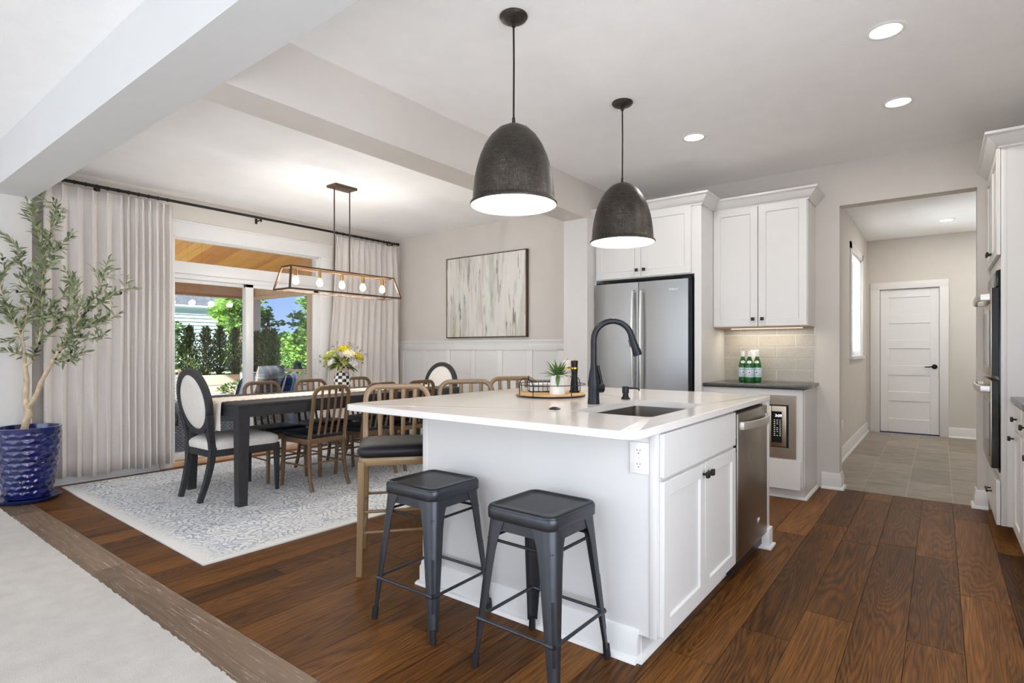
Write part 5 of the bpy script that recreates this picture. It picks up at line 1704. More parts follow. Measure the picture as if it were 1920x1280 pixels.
for y0_, y1_, n in ((1.40, 2.32, 12), (4.28, 5.22, 11)):
    for k in range(n):
        y = y0_ + (y1_ - y0_) * k / (n - 1)
        part('ring', MB().lathe([(0.0155, -0.004), (0.019, -0.004), (0.019, 0.004), (0.0155, 0.004)], 14, cap=False).tf(Matrix.Translation((XC - 0.01, y, 2.681)) @ Matrix.Rotation(PI / 2, 4, 'X')), 'rod_black', ro)

# ------------------------------------------------------------------ olive tree in its blue pot
PX, PY = -5.785, 1.19
pot = thing('plant_pot', 'glossy cobalt blue ceramic pot with a scalloped scale pattern', 'pot', (PX, PY, 0.0), world=True)
m = MB()
seg, nz, rows_ = 120, 84, 11
HP = 0.555
def potr(v):
    return 0.142 + 0.070 * (v ** 0.72)
rings = []
for j in range(nz + 1):
    v = j / nz
    z = 0.03 + HP * v
    ring = []
    for k in range(seg):
        a = 2 * PI * k / seg
        r = potr(v)
        if 0.03 < v < 0.93:
            w = (v - 0.03) / 0.9 * rows_
            row = math.floor(w)
            f = w - row
            u = a / (2 * PI) * 15 + (0.5 if row % 2 else 0)
            fu = abs((u % 1) - 0.5) * 2
            edge = 0.30 + 0.45 * (1 - fu * fu)
            h = max(0.0, 1 - abs(f - edge) / 0.55)
            r += 0.0095 * h ** 1.2
        elif v >= 0.93:
            r += 0.004
        ring.append((PX + r * math.cos(a), PY + r * math.sin(a), z))
    rings.append(ring)
rt = potr(1.0)
for rr2, z in ((rt - 0.006, HP + 0.032), (rt - 0.016, HP + 0.03), (rt - 0.024, HP - 0.03)):
    rings.append([(PX + rr2 * math.cos(2 * PI * k / seg), PY + rr2 * math.sin(2 * PI * k / seg), z) for k in range(seg)])
m.loft(rings)
part('body', m, 'cobalt_glaze', pot, 70)
part('soil', MB().lathe([(0, HP - 0.028), (0.12, HP - 0.026), (rt - 0.025, HP - 0.029)], 32, (PX, PY, 0), cap=False), 'soil', pot)
single('pot_saucer', MB().lathe([(0, 0.002), (0.170, 0.002), (0.195, 0.006), (0.212, 0.024), (0.214, 0.034), (0.208, 0.036), (0.196, 0.029), (0.16, 0.022), (0, 0.0285)], 48, (PX, PY, 0)), 'saucer_blue', 'shallow blue glazed saucer under the cobalt pot', 'saucer', org=(PX, PY, 0), smooth=60)

D0 = PY * CC - PX * SS
tree = thing('olive_tree', 'slender potted olive tree with pale twisting trunk beside the curtain', 'tree', (PX, PY, HP - 0.03), world=True)
rg = random.Random(11)


def bp(u, v, dd=0.0):
    return px(u, v, D0 + dd)


def branch(pts, r0, r1, name='branch', parent=None):
    P = [bp(*p) for p in pts]
    # smooth
    Q = []
    for i in range(len(P) - 1):
        a = P[i - 1] if i > 0 else P[i]; b, c = P[i], P[i + 1]; d = P[i + 2] if i + 2 < len(P) else c
        for k in range(4):
            t_ = k / 4
            Q.append(0.5 * ((2 * b) + (c - a) * t_ + (2 * a - 5 * b + 4 * c - d) * t_ ** 2 + (3 * b - a - 3 * c + d) * t_ ** 3))
    Q.append(P[-1])
    n = len(Q)
    R = [r0 + (r1 - r0) * k / (n - 1) for k in range(n)]
    if r0 > 0.008: R = [r * (1 + 0.12 * math.sin(k * 1.9)) for k, r in enumerate(R)]
    part(name, MB().tube(Q, R, 9), 'olive_bark', parent or tree, 60)
    return Q


trunk = branch([(44, 812, 0), (49, 790, 0), (54, 778, 0), (51, 764, 0), (48, 745, 0.0), (50, 715, 0.0), (47, 688, 0)], 0.028, 0.017, 'trunk')
BR = [
    ([(54, 764, 0), (66, 745, -0.02), (78, 715, -0.03), (92, 690, -0.05), (108, 662, -0.06), (122, 640, -0.07), (134, 620, -0.07)], 0.020, 0.009),
    ([(47, 690, 0), (46, 668, 0.02), (42, 640, 0.03), (30, 612, 0.05), (10, 585, 0.06), (-20, 560, 0.05)], 0.015, 0.005),
    ([(48, 686, 0), (60, 676, -0.02), (68, 660, -0.03), (72, 640, -0.02), (80, 600, 0.0), (78, 560, 0.0), (80, 520, -0.02), (82, 480, -0.03), (74, 445, -0.02), (62, 410, -0.02), (52, 378, -0.02)], 0.011, 0.003),
    ([(42, 640, 0.03), (44, 610, 0.06), (56, 580, 0.08), (64, 560, 0.07)], 0.009, 0.004),
    ([(134, 620, -0.07), (150, 595, -0.10), (168, 572, -0.12), (184, 548, -0.12), (192, 520, -0.10), (200, 498, -0.10)], 0.008, 0.0025),
    ([(160, 582, -0.11), (185, 572, -0.14), (210, 552, -0.15), (232, 544, -0.15), (252, 541, -0.15)], 0.005, 0.002),
    ([(130, 626, -0.07), (155, 614, -0.10), (182, 606, -0.14), (205, 598, -0.15), (222, 588, -0.15)], 0.006, 0.002),
    ([(122, 640, -0.07), (150, 632, -0.06), (172, 636, -0.04), (194, 634, -0.03)], 0.005, 0.002),
    ([(100, 676, -0.05), (118, 676, -0.08), (138, 668, -0.10), (162, 660, -0.10)], 0.005, 0.002),
    ([(140, 608, -0.08), (142, 580, -0.05), (138, 548, -0.03), (134, 520, -0.02)], 0.006, 0.002),
    ([(80, 600, 0), (100, 570, 0.03), (118, 556, 0.05), (128, 545, 0.05)], 0.006, 0.002),
    ([(80, 510, -0.02), (98, 480, -0.04), (116, 458, -0.05), (136, 440, -0.05)], 0.005, 0.0018),
    ([(82, 480, -0.03), (92, 440, 0.02), (100, 410, 0.03), (108, 385, 0.03)], 0.005, 0.0018),
    ([(64, 560, 0.07), (50, 520, 0.08), (38, 490, 0.06), (28, 460, 0.05), (10, 440, 0.05)], 0.006, 0.0018),
    ([(30, 612, 0.05), (8, 560, 0.0), (0, 520, -0.02), (30, 490, -0.02), (44, 478, -0.02)], 0.006, 0.0018),
    ([(10, 585, 0.06), (-30, 540, 0.0), (-50, 490, 0.0), (-45, 450, 0.0)], 0.006, 0.002),
    ([(38, 628, 0.04), (15, 640, -0.02), (-10, 640, -0.05), (-40, 625, -0.05)], 0.005, 0.002),
    ([(46, 668, 0.02), (25, 662, -0.03), (2, 655, -0.05)], 0.004, 0.0018),
    ([(56, 580, 0.08), (20, 575, 0.02), (-10, 580, 0.0), (-40, 590, -0.03)], 0.005, 0.0018),
    ([(78, 560, 0), (60, 545, -0.08), (45, 530, -0.10), (35, 520, -0.10)], 0.004, 0.0018),
    ([(78, 590, 0), (100, 600, -0.10), (118, 590, -0.14), (130, 578, -0.14)], 0.004, 0.0018),
    ([(72, 640, -0.02), (92, 628, 0.06), (104, 612, 0.08), (110, 600, 0.08)], 0.004, 0.0018),
    ([(60, 676, -0.02), (66, 655, -0.08), (74, 640, -0.10)], 0.004, 0.0018),
]
paths = []
for pts, r0, r1 in BR:
    Q = branch(pts, r0, r1, 'branch')
    paths.append((Q, r0))
# leaves along branches and short twigs
lm = [leaf_mb(L, w, c, 0.25).mesh('leaf', 'olive_leaf', 60) for L, w, c in ((0.068, 0.0088, 0.1), (0.058, 0.008, 0.25), (0.076, 0.0095, 0.18), (0.050, 0.0075, 0.05))]
leafpos = []
for Q, r0 in paths:
    n = len(Q)
    L = sum((Q[i + 1] - Q[i]).length for i in range(n - 1))
    acc = 0.0
    for i in range(n - 1):
        seg_ = Q[i + 1] - Q[i]
        t_ = i / (n - 1)
        if r0 > 0.014 and t_ < 0.62: continue
        if r0 > 0.0105 and t_ < 0.30: continue
        k = max(1, int(seg_.length / 0.0125))
        for q in range(k):
            p = Q[i] + seg_ * (q / k)
            d = seg_.normalized()
            for _ in range(2):
                a = Vector((rg.uniform(-1, 1), rg.uniform(-1, 1), rg.uniform(-0.5, 1))).normalized()
                dv = (d * 0.75 + a * 0.85).normalized()
                leafpos.append((p, dv))
            # twig with leaf pairs
            if rg.random() < 0.17:
                a = Vector((rg.uniform(-1, 1), rg.uniform(-1, 1), rg.uniform(-0.2, 1.2))).normalized()
                td = (d * 0.8 + a).normalized()
                tl = rg.uniform(0.07, 0.14)
                e_ = p + td * tl
                part('twig', MB().tube([p, p + td * tl * 0.5 + Vector((0, 0, 0.004)), e_], [0.0018, 0.0014, 0.001], 5), 'olive_bark', tree, 60)
                for s_ in range(7):
                    pp = p + td * tl * (0.25 + 0.75 * s_ / 6)
                    a2 = Vector((rg.uniform(-1, 1), rg.uniform(-1, 1), rg.uniform(-1, 1))).normalized()
                    leafpos.append((pp, (td * 0.9 + a2 * 0.75).normalized()))
    leafpos.append((Q[-1], (Q[-1] - Q[-2]).normalized()))


def okleaf(p, dv):
    e = p + dv * 0.065
    for q in (p, e):
        if q.z > BEAM - 0.02 or q.x < -6.01 and q.y < 1.28 or q.x < -6.03: return False
    return True


leafpos = [l for l in leafpos if okleaf(*l)]
rg.shuffle(leafpos)
# those nearest the camera and inside the frame as single leaves, the rest as one mass
def inframe(l):
    p = l[0]; d = p.y * CC - p.x * SS; u = 960 + 1046.8 * (p.y * SS + p.x * CC) / d
    return u > 4
vis = [l for l in leafpos if inframe(l)]
vis.sort(key=lambda l: l[0].y * CC - l[0].x * SS)
own = vis[:300]
ids = {id(l) for l in own}
org = Vector(tree.location)
for p, dv in own:
    o = link('leaf', rg.choice(lm), tree)
    o.matrix_local = orient(dv, rg.uniform(-1.2, 1.2), p - org)
mass = MB()
lv = []
for l in leafpos:
    if id(l) in ids: continue
    src = rg.choice(lm)
    mt_ = orient(l[1], rg.uniform(-1.2, 1.2), l[0])
    lv.append((src, mt_))
V, F = [], []
for src, mt_ in lv:
    b = len(V)
    V += [tuple(mt_ @ v.co - org) for v in src.vertices]
    F += [tuple(i + b for i in p_.vertices) for p_ in src.polygons]
me = bpy.data.meshes.new('foliage'); me.from_pydata(V, [], F); me.materials.append(M['olive_leaf'])
fo = link('foliage', me, tree); fo['kind'] = 'stuff'
olv = MB().sphere((0, 0, 0), 0.0095, (1, 1, 1.3), 10, 6).mesh('olive', 'olive_fruit', 60)
for k in range(26):
    p, dv = rg.choice(vis[:700])
    o = link('olive', olv, tree)
    o.matrix_local = Matrix.Translation(p - org + Vector((0, 0, -0.014)))

# ------------------------------------------------------------------ serving tray group on the worktop
tz = CZ1 + 0.0002
tcx, tcy = -1.865, 2.818
TRr = 0.205
ty_ = thing('serving_tray', 'round wooden serving tray with thin black wire rail on the island', 'tray', (tcx, tcy, tz))
part('board', MB().lathe([(0, 0.006), (TRr - 0.006, 0.006), (TRr, 0.010), (TRr, 0.017), (TRr - 0.004, 0.020), (0, 0.020)], 48), 'tray_wood', ty_)
part('base_ring', MB().tube([(TRr * 1.0 * math.cos(2 * PI * k / 40), TRr * math.sin(2 * PI * k / 40), 0.006) for k in range(40)], 0.0045, 6, closed=True), 'black_metal', ty_)
part('rail', MB().tube([((TRr + 0.004) * math.cos(2 * PI * k / 48), (TRr + 0.004) * math.sin(2 * PI * k / 48), 0.072) for k in range(48)], 0.0024, 6, closed=True), 'black_metal', ty_)
va = math.atan2(-tcy, -tcx)          # towards the camera
for da in (0.62, 2.5, 4.2):
    a = va + da
    part('rail_post', MB().cyl((TRr * math.cos(a), TRr * math.sin(a), 0.004), ((TRr + 0.004) * math.cos(a), (TRr + 0.004) * math.sin(a), 0.072), 0.0024, seg=6), 'black_metal', ty_)
for a0 in (va - 0.80, va - 0.80 + PI):
    pts = []
    for k in range(-8, 9):
        a = a0 + 0.29 * k / 8
        z = 0.070 + 0.042 * math.sqrt(max(0, 1 - (k / 8) ** 2))
        pts.append((TRr * math.cos(a), TRr * math.sin(a), z))
    a1, a2 = a0 - 0.29, a0 + 0.29
    pts = [(TRr * math.cos(a1), TRr * math.sin(a1), 0.003)] + pts + [(TRr * math.cos(a2), TRr * math.sin(a2), 0.003)]
    part('handle', MB().tube(pts, 0.0028, 6), 'black_metal', ty_)
SZ = tz + 0.0202


def trayp(u, v_, z=SZ):
    """spot on the tray board under an image point"""
    l = (u - 960) / 1046.8
    t_ = (CAM_H - z) / ((v_ - 654.9) / 1046.8)
    return ((-SS + l * CC) * t_, (CC + l * SS) * t_)


# napkin basket
nx_, ny_ = -1.945, 2.842
nb = thing('napkin_basket', 'black wire napkin holder on the wooden tray', 'basket', (nx_, ny_, SZ), TH + 0.05)
w_, d_, h_ = 0.082, 0.062, 0.066
for z in (0.004, 0.036, h_):
    part('wire_hoop', MB().tube([(a, b, z) for a, b in rrect(w_, d_, 0.012, 3)], 0.0022, 6, closed=True), 'black_metal', nb)
for k in range(7):
    xx = -w_ + 2 * w_ * k / 6
    for sy in (-1, 1):
        part('wire', MB().cyl((xx, sy * d_, 0.003), (xx, sy * d_, h_), 0.0018, seg=6), 'black_metal', nb)
for sx in (-1, 1):
    part('arched_end', MB().tube([(sx * w_, 0.035 * math.cos(PI * k / 10), h_ + 0.032 * math.sin(PI * k / 10)) for k in range(11)], 0.0022, 6), 'black_metal', nb)
part('base_wires', MB().tube([(-w_, -d_, 0.004), (w_, d_, 0.004)], 0.002, 6).tube([(-w_, d_, 0.004), (w_, -d_, 0.004)], 0.002, 6).tube([(-w_, 0, 0.004), (w_, 0, 0.004)], 0.002, 6), 'black_metal', nb)
nk = thing('napkin_stack', 'stack of folded white napkins in the black wire holder', 'napkins', (nx_, ny_, SZ), TH + 0.05)
for k in range(8):
    o = (k % 3 - 1) * 0.0012
    part('napkin', MB().box(-0.074 + o, 0.074 + o, -0.054, 0.054, 0.0065 + k * 0.0058, 0.0065 + k * 0.0058 + 0.0052, 0.002, 1), 'paper_white', nk)
# white pitcher planter with succulent
sx_, sy_ = trayp(1046, 739.5)
sx_, sy_ = sx_ - 0.01, sy_ + 0.012
pp_ = thing('planter', 'small white tapered planter on the wooden tray', 'planter', (sx_, sy_, SZ))
part('body', MB().lathe([(0, 0.001), (0.044, 0.0), (0.046, 0.004), (0.045, 0.03), (0.0455, 0.032), (0.0435, 0.05), (0.044, 0.052), (0.037, 0.11), (0.0375, 0.113), (0.034, 0.113), (0.033, 0.10), (0, 0.10)], 36, cap=False), 'white_ceramic', pp_, 60)
part('soil', MB().lathe([(0, 0.101), (0.033, 0.101)], 20, cap=False), 'soil', pp_)
su = thing('succulent', 'spiky green succulent growing in the small white planter', 'plant', (sx_, sy_, SZ + 0.10))
rs = random.Random(8)
for k in range(40):
    a = k * 2.39996
    t_ = k / 40
    e = 1.35 - 1.25 * t_ + rs.uniform(-0.12, 0.12)
    d = Vector((math.cos(a) * math.cos(e), math.sin(a) * math.cos(e), math.sin(e)))
    part('leaf', leaf_mb(rs.uniform(0.075, 0.115), rs.uniform(0.006, 0.0095), rs.uniform(0.0, 0.4), 0.35).tf(orient(d, rs.uniform(-0.2, 0.2), (0.006 * math.cos(a), 0.006 * math.sin(a), 0.002))), 'succulent', su, 60)
part('drooping_leaf', leaf_mb(0.075, 0.013, 0.5, 0.2).tf(orient(-fwd * 0.75 - Vector((0, 0, 0.55)) - rgt * 0.1, 0, tuple(-fwd * 0.03 + Vector((0, 0, 0.018))))), 'succulent', su, 60)


def mill(u, v_, mat, label):
    x_, y_ = trayp(u, v_)
    o = thing('pepper_mill', label, 'mill', (x_, y_, SZ), 0, 'salt and pepper mills')
    part('body', MB().lathe([(0, 0), (0.030, 0), (0.031, 0.008), (0.0255, 0.014), (0.0245, 0.04), (0.0205, 0.075), (0.0185, 0.10), (0.0195, 0.125), (0.0215, 0.142), (0, 0.142)], 28), mat, o, 50)
    part('band', MB().lathe([(0, 0.1415), (0.0225, 0.1415), (0.0225, 0.152), (0, 0.152)], 28), 'gold', o)
    part('head', MB().lathe([(0, 0.152), (0.0205, 0.152), (0.0205, 0.17), (0.022, 0.188), (0.0215, 0.192), (0, 0.192)], 28), mat, o, 50)
    part('finial', MB().lathe([(0, 0.192), (0.003, 0.192), (0.005, 0.198), (0.003, 0.203), (0, 0.204)], 12), 'gold', o)
    return o


mill(1077, 735.5, 'black_metal', 'black pepper mill with gold band on the wooden tray')
mill(1063, 733.0, 'marble_white', 'white salt mill with gold band behind the succulent')

# ------------------------------------------------------------------ outside: covered porch
DK = -0.12
porch = struct('floor_porch', MB().box(-10.1, XW - 0.16, 0.4, 5.4, DK - 0.1, DK - 0.004), 'cover_grey')
db = MB().box(0, 1, 0, 1, -0.02, 0).mesh('deck_board', 'deck', 0)
yy = 0.4
while yy < 5.4:
    o = link('deck_board', db, porch, (-10.1, yy, DK)); o.scale = (10.1 + XW - 0.16, 0.136, 1)
    yy += 0.14
PZ = 2.11
bmx = thing('porch_beam', 'heavy timber beam along the outer edge of the porch', 'beam', (-10.0, 2.2, PZ), world=True)
part('beam', MB().box(-10.08, -9.94, 1.9, 5.35, PZ, PZ + 0.28), 'cedar_beam', bmx)
part('fascia_board', MB().box(-9.94, -9.90, 1.9, 5.25, PZ + 0.03, PZ + 0.25), 'cedar_beam', bmx)
bs_ = thing('porch_beam', 'pale timber beam over the side opening of the porch', 'beam', (-8.0, 5.3, PZ), world=True)
part('beam', MB().box(-9.94, -6.6, 5.22, 5.36, PZ, PZ + 0.28), 'cedar_post', bs_)
part('trim_board', MB().box(-9.94, -6.6, 5.205, 5.22, PZ - 0.015, PZ + 0.05), 'cedar_post', bs_)
for x_, lb in ((-10.01, 'square timber porch post at the outer corner behind the door frame'), (-8.17, 'square timber porch post seen at the right end of the glass door')):
    p = thing('porch_post', lb, 'post', (x_, 5.29, DK), world=True)
    part('post', MB().box(x_ - 0.07, x_ + 0.07, 5.22, 5.36, DK, PZ, 0.004), 'cedar_post', p)
    part('post_base', MB().box(x_ - 0.09, x_ + 0.09, 5.20, 5.38, DK, DK + 0.14, 0.004), 'cedar_post', p)
# sloping pine ceiling of tongue-and-groove boards
pc = struct('ceiling_porch', MB().loft([[(-10.05, 1.9, PZ + 0.30), (-6.35, 1.9, 3.05), (-6.35, 1.9, 3.08), (-10.05, 1.9, PZ + 0.34)], [(-10.05, 5.4, PZ + 0.30), (-6.35, 5.4, 3.05), (-6.35, 5.4, 3.08), (-10.05, 5.4, PZ + 0.34)]]), 'pine')
sl = math.atan2(3.05 - PZ - 0.30, 3.7)
ln = math.hypot(3.7, 3.05 - PZ - 0.30)
cbm = MB().box(0, ln, 0, 0.128, -0.012, 0, 0.005, 1).mesh('ceiling_board', 'pine_boards', 0)
yy = 1.9
while yy < 5.3:
    o = link('ceiling_board', cbm, pc, (-10.05, yy, PZ + 0.298), (0, -sl, 0))
    yy += 0.1345
part('gable_trim', MB().box(-10.05, -6.4, 5.2, 5.3, PZ + 0.28, PZ + 0.6), 'pine', pc)
# railing along both open sides
rl = thing('porch_railing', 'low timber railing with wide cap along the outer porch edge', 'railing', (-10.0, 3.0, DK), world=True)
part('cap_rail', MB().box(-10.1, -9.92, 1.5, 5.25, 0.82, 0.86, 0.004), 'cedar_post', rl)
for k in range(4):
    part('board', MB().box(-10.03, -9.99, 1.5, 5.22, 0.06 + k * 0.19, 0.21 + k * 0.19), 'far_fence', rl)
rl2 = thing('porch_railing', 'pale boarded railing between the two porch posts', 'railing', (-9.0, 5.29, DK), world=True)
part('cap_rail', MB().box(-9.95, -8.24, 5.20, 5.38, 0.83, 0.87, 0.004), 'cedar_post', rl2)
for k in range(4):
    part('board', MB().box(-9.95, -8.24, 5.27, 5.31, 0.06 + k * 0.19, 0.22 + k * 0.19), 'far_fence', rl2)
for x_, y_, lb in ((-10.01, 4.93, 'black lantern post cap on the outer railing'), (-8.62, 5.29, 'dark lantern post cap on the side railing near the right post')):
    lc = thing('post_cap', lb, 'post cap', (x_, y_, 0.87), world=True)
    part('collar', MB().box(x_ - 0.06, x_ + 0.06, y_ - 0.06, y_ + 0.06, 0.862, 0.89, 0.004), 'black_metal', lc)
    part('lantern', MB().box(x_ - 0.045, x_ + 0.045, y_ - 0.045, y_ + 0.045, 0.89, 0.96, 0.004), 'gunmetal_dark', lc)
    part('roof', MB().loft([[(x_ - 0.065, y_ - 0.065, 0.96), (x_ + 0.065, y_ - 0.065, 0.96), (x_ + 0.065, y_ + 0.065, 0.96), (x_ - 0.065, y_ + 0.065, 0.96)], [(x_ - 0.012, y_ - 0.012, 0.995), (x_ + 0.012, y_ - 0.012, 0.995), (x_ + 0.012, y_ + 0.012, 0.995), (x_ - 0.012, y_ + 0.012, 0.995)]]), 'black_metal', lc)

# planter boxes and evergreens
pb = thing('planter_box', 'long timber planter box holding the row of evergreens', 'planter', (-9.62, 4.25, DK), world=True)
for k in range(5):
    z0 = DK + 0.03 + k * 0.176
    part('board', MB().box(-9.43, -9.405, 3.3, 4.93, z0, z0 + 0.168, 0.003, 1), 'cedar_post', pb)
    part('board', MB().box(-9.84, -9.43, 4.905, 4.93, z0, z0 + 0.168, 0.003, 1), 'cedar_post', pb)
part('back_board', MB().box(-9.86, -9.835, 3.3, 4.93, DK + 0.03, 0.77), 'cedar_post', pb)
part('soil', MB().box(-9.84, -9.43, 3.31, 4.90, 0.60, 0.70), 'soil', pb)
pb2 = thing('planter_box', 'second timber planter box behind the plaid chair', 'planter', (-9.62, 5.2, DK), world=True)
for k in range(5):
    z0 = DK + 0.03 + k * 0.176
    part('board', MB().box(-9.43, -9.405, 4.97, 5.18, z0, z0 + 0.168, 0.003, 1), 'cedar_post', pb2)
    part('board', MB().box(-9.43, -8.75, 5.0, 5.03, z0, z0 + 0.168, 0.003, 1), 'cedar_post', pb2)
part('soil', MB().box(-9.84, -8.75, 5.03, 5.18, 0.60, 0.70), 'soil', pb2)


def quadmass(name, pts, size, mat, parent, rg, up=0.6, aspect=0.45):
    V, F = [], []
    for p, d in pts:
        s_ = size * rg.uniform(0.6, 1.3)
        d = (Vector(d) + Vector((rg.uniform(-1, 1), rg.uniform(-1, 1), rg.uniform(-0.5, 1))) * up).normalized()
        x_ = d.cross(Vector((rg.uniform(-1, 1), rg.uniform(-1, 1), rg.uniform(-1, 1)))).normalized()
        b = len(V)
        V += [tuple(p), tuple(p + d * s_ * 0.5 + x_ * s_ * aspect * 0.5), tuple(p + d * s_), tuple(p + d * s_ * 0.5 - x_ * s_ * aspect * 0.5)]
        F.append((b, b + 1, b + 2, b + 3))
    me = bpy.data.meshes.new(name); me.from_pydata([tuple(Vector(v) - Vector(ORG.get(parent.name, (0, 0, 0)))) for v in V], [], F)
    me.materials.append(M[mat])
    o = link(name, me, parent)
    o['kind'] = 'stuff'
    return o


def evergreen(x_, y_, z0, z1, R, label, seed):
    rg = random.Random(seed)
    e = thing('evergreen_shrub', label, 'shrub', (x_, y_, z0), world=True, group='evergreens in the porch planters')
    part('stem', MB().tube([(x_, y_, z0), (x_ + 0.01, y_, (z0 + z1) / 2), (x_, y_ + 0.01, z1 - 0.08)], [0.018, 0.012, 0.004], 6), 'bark', e)
    pts = []
    H = z1 - z0
    for k in range(60):
        h = (k + 0.5) / 60
        env = R * (0.35 + 0.75 * math.sin(PI * min(1, h * 1.35 + 0.12) * 0.62)) * (1 - h) ** 0.62 + 0.012
        for q in range(3):
            a = rg.random() * 2 * PI
            l = env * rg.uniform(0.7, 1.12)
            b = Vector((x_, y_, z0 + H * h * 0.92))
            tip = b + Vector((math.cos(a) * l, math.sin(a) * l, 0.05 + l * 0.9))
            for s_ in range(9):
                f = 0.15 + 0.85 * s_ / 8
                p = b.lerp(tip, f)
                p.z = min(p.z, z1)
                pts.append((p, (tip - b).normalized()))
    quadmass('foliage', pts, 0.062, 'arborvitae', e, rg, 0.75, 0.3)
    return e


EV = [(-9.62, 3.62, 1.46, 0.16, 'dark conical evergreen at the left edge of the glass door'),
      (-9.62, 3.99, 1.57, 0.17, 'dark conical evergreen, second from the left in the long planter'),
      (-9.62, 4.25, 1.56, 0.16, 'dark conical evergreen, middle of the long planter'),
      (-9.62, 4.47, 1.59, 0.15, 'dark conical evergreen just left of the bright green tree'),
      (-9.62, 4.72, 1.55, 0.16, 'dark conical evergreen in front of the bright green tree'),
      (-9.62, 5.11, 1.50, 0.15, 'dark conical evergreen right behind the door stile'),
      (-9.35, 5.11, 1.54, 0.16, 'dark conical evergreen behind the plaid cushion'),
      (-9.08, 5.11, 1.54, 0.15, 'dark conical evergreen right of the plaid cushion, against the sky')]
for i, (x_, y_, z1, R, lb) in enumerate(EV):
    evergreen(x_, y_, 0.69, z1, R, lb, 40 + i)

# wicker armchair with plaid cushion, striped pillows, wicker table, flowering pot
wc = thing('wicker_armchair', 'grey wicker armchair on the porch with a plaid back cushion', 'armchair', (-7.75, 4.55, DK), -1.15)
ws = [(-0.36, 0.36), ]
m = MB()
part('seat_base', MB().box(-0.36, 0.36, -0.36, 0.36, 0.10, 0.40, 0.02), 'wicker', wc)
part('backrest', MB().loft([[(-0.38, -0.30, 0.1), (0.38, -0.30, 0.1), (0.38, -0.40, 0.1), (-0.38, -0.40, 0.1)], [(-0.38, -0.36, 0.6), (0.38, -0.36, 0.6), (0.38, -0.46, 0.6), (-0.38, -0.46, 0.6)], [(-0.34, -0.42, 0.98), (0.34, -0.42, 0.98), (0.34, -0.50, 0.98), (-0.34, -0.50, 0.98)]]), 'wicker', wc)
for sx in (-1, 1):
    part('arm', MB().loft([[(sx * 0.30, -0.38, 0.1), (sx * 0.41, -0.38, 0.1), (sx * 0.41, 0.37, 0.1), (sx * 0.30, 0.37, 0.1)], [(sx * 0.30, -0.38, 0.56), (sx * 0.42, -0.38, 0.56), (sx * 0.42, 0.37, 0.52), (sx * 0.30, 0.37, 0.52)], [(sx * 0.31, -0.38, 0.62), (sx * 0.41, -0.38, 0.62), (sx * 0.41, 0.35, 0.56), (sx * 0.31, 0.35, 0.56)]]), 'wicker', wc)
for sx in (-1, 1):
    for sy in (-1, 1):
        part('leg', MB().cyl((sx * 0.34, sy * 0.32, 0), (sx * 0.34, sy * 0.32, 0.12), 0.022, seg=8), 'wicker_dark', wc)


def pillow_mb(w, h, t_):
    m = MB()
    n = 10
    for sgn in (1, -1):
        g_ = [[m.bm.verts.new((w * (i / n - 0.5), sgn * t_ * 0.5 * ((1 - (2 * i / n - 1) ** 4) * (1 - (2 * j / n - 1) ** 4)) ** 0.6, h * (j / n - 0.5))) for i in range(n + 1)] for j in range(n + 1)]
        for j in range(n):
            for i in range(n): m.bm.faces.new((g_[j][i], g_[j][i + 1], g_[j + 1][i + 1], g_[j + 1][i]))
    bmesh.ops.remove_doubles(m.bm, verts=m.bm.verts[:], dist=0.0005)
    return m


sc_ = part('seat_cushion', MB().box(-0.30, 0.30, -0.30, 0.36, 0.41, 0.53, 0.04, 3), 'plaid', wc, 60)


def porch_pillow(name, label, cat, w, h, t_, mat, loc, rot):
    o = link(name, pillow_mb(w, h, t_).mesh(name, mat, 60), None, loc, rot)
    return tag(o, label, cat)


wm = Matrix.Translation((-7.75, 4.55, DK)) @ Matrix.Rotation(-1.15, 4, 'Z')
p_ = wm @ Vector((0.0, -0.27, 0.80))
porch_pillow('back_cushion', 'large plaid grey back cushion on the wicker armchair', 'cushion', 0.60, 0.56, 0.20, 'plaid', p_, (-0.16, 0, -1.15))
p_ = wm @ Vector((-0.18, -0.08, 0.745))
porch_pillow('striped_pillow', 'navy and cream striped pillow leaning on the plaid cushion', 'pillow', 0.44, 0.44, 0.15, 'striped_cloth', p_, (-0.3, 0.1, -0.9))
# second seat at the left with a striped pillow
wc2 = dup(wc, (-7.7, 2.72, DK), -1.9, 'grey wicker armchair on the porch at the left, mostly behind the oval chair back')
porch_pillow('striped_pillow', 'cream and teal striped pillow propped beside the wicker table', 'pillow', 0.46, 0.46, 0.15, 'striped_cloth', (-7.07, 3.57, 0.64), (-0.25, 0, -0.55))
wl = thing('wicker_loveseat', 'low grey wicker seat on the porch under the striped pillow', 'seat', (-7.05, 3.57, DK), -0.55)
part('base', MB().box(-0.34, 0.34, -0.30, 0.30, 0.06, 0.46, 0.02), 'wicker', wl)
part('cushion', MB().box(-0.33, 0.33, -0.29, 0.29, 0.46, 0.54, 0.03, 3), 'plaid', wl, 60)
for sx in (-1, 1):
    for sy in (-1, 1): part('leg', MB().cyl((sx * 0.3, sy * 0.26, 0), (sx * 0.3, sy * 0.26, 0.08), 0.02, seg=8), 'wicker_dark', wl)
wt = thing('wicker_table', 'low wicker table on the porch with a pale top', 'table', (-8.2, 3.55, DK), 0.3)
part('base', MB().box(-0.30, 0.30, -0.22, 0.22, 0.0, 0.66, 0.01), 'wicker', wt)
part('top', MB().box(-0.33, 0.33, -0.25, 0.25, 0.66, 0.69, 0.004), 'cover_grey', wt)
fp = thing('flower_pot', 'low pot of green leaves with one pink bloom by the planter', 'potted plant', (-8.9, 4.42, DK), world=True)
rg2 = random.Random(77)
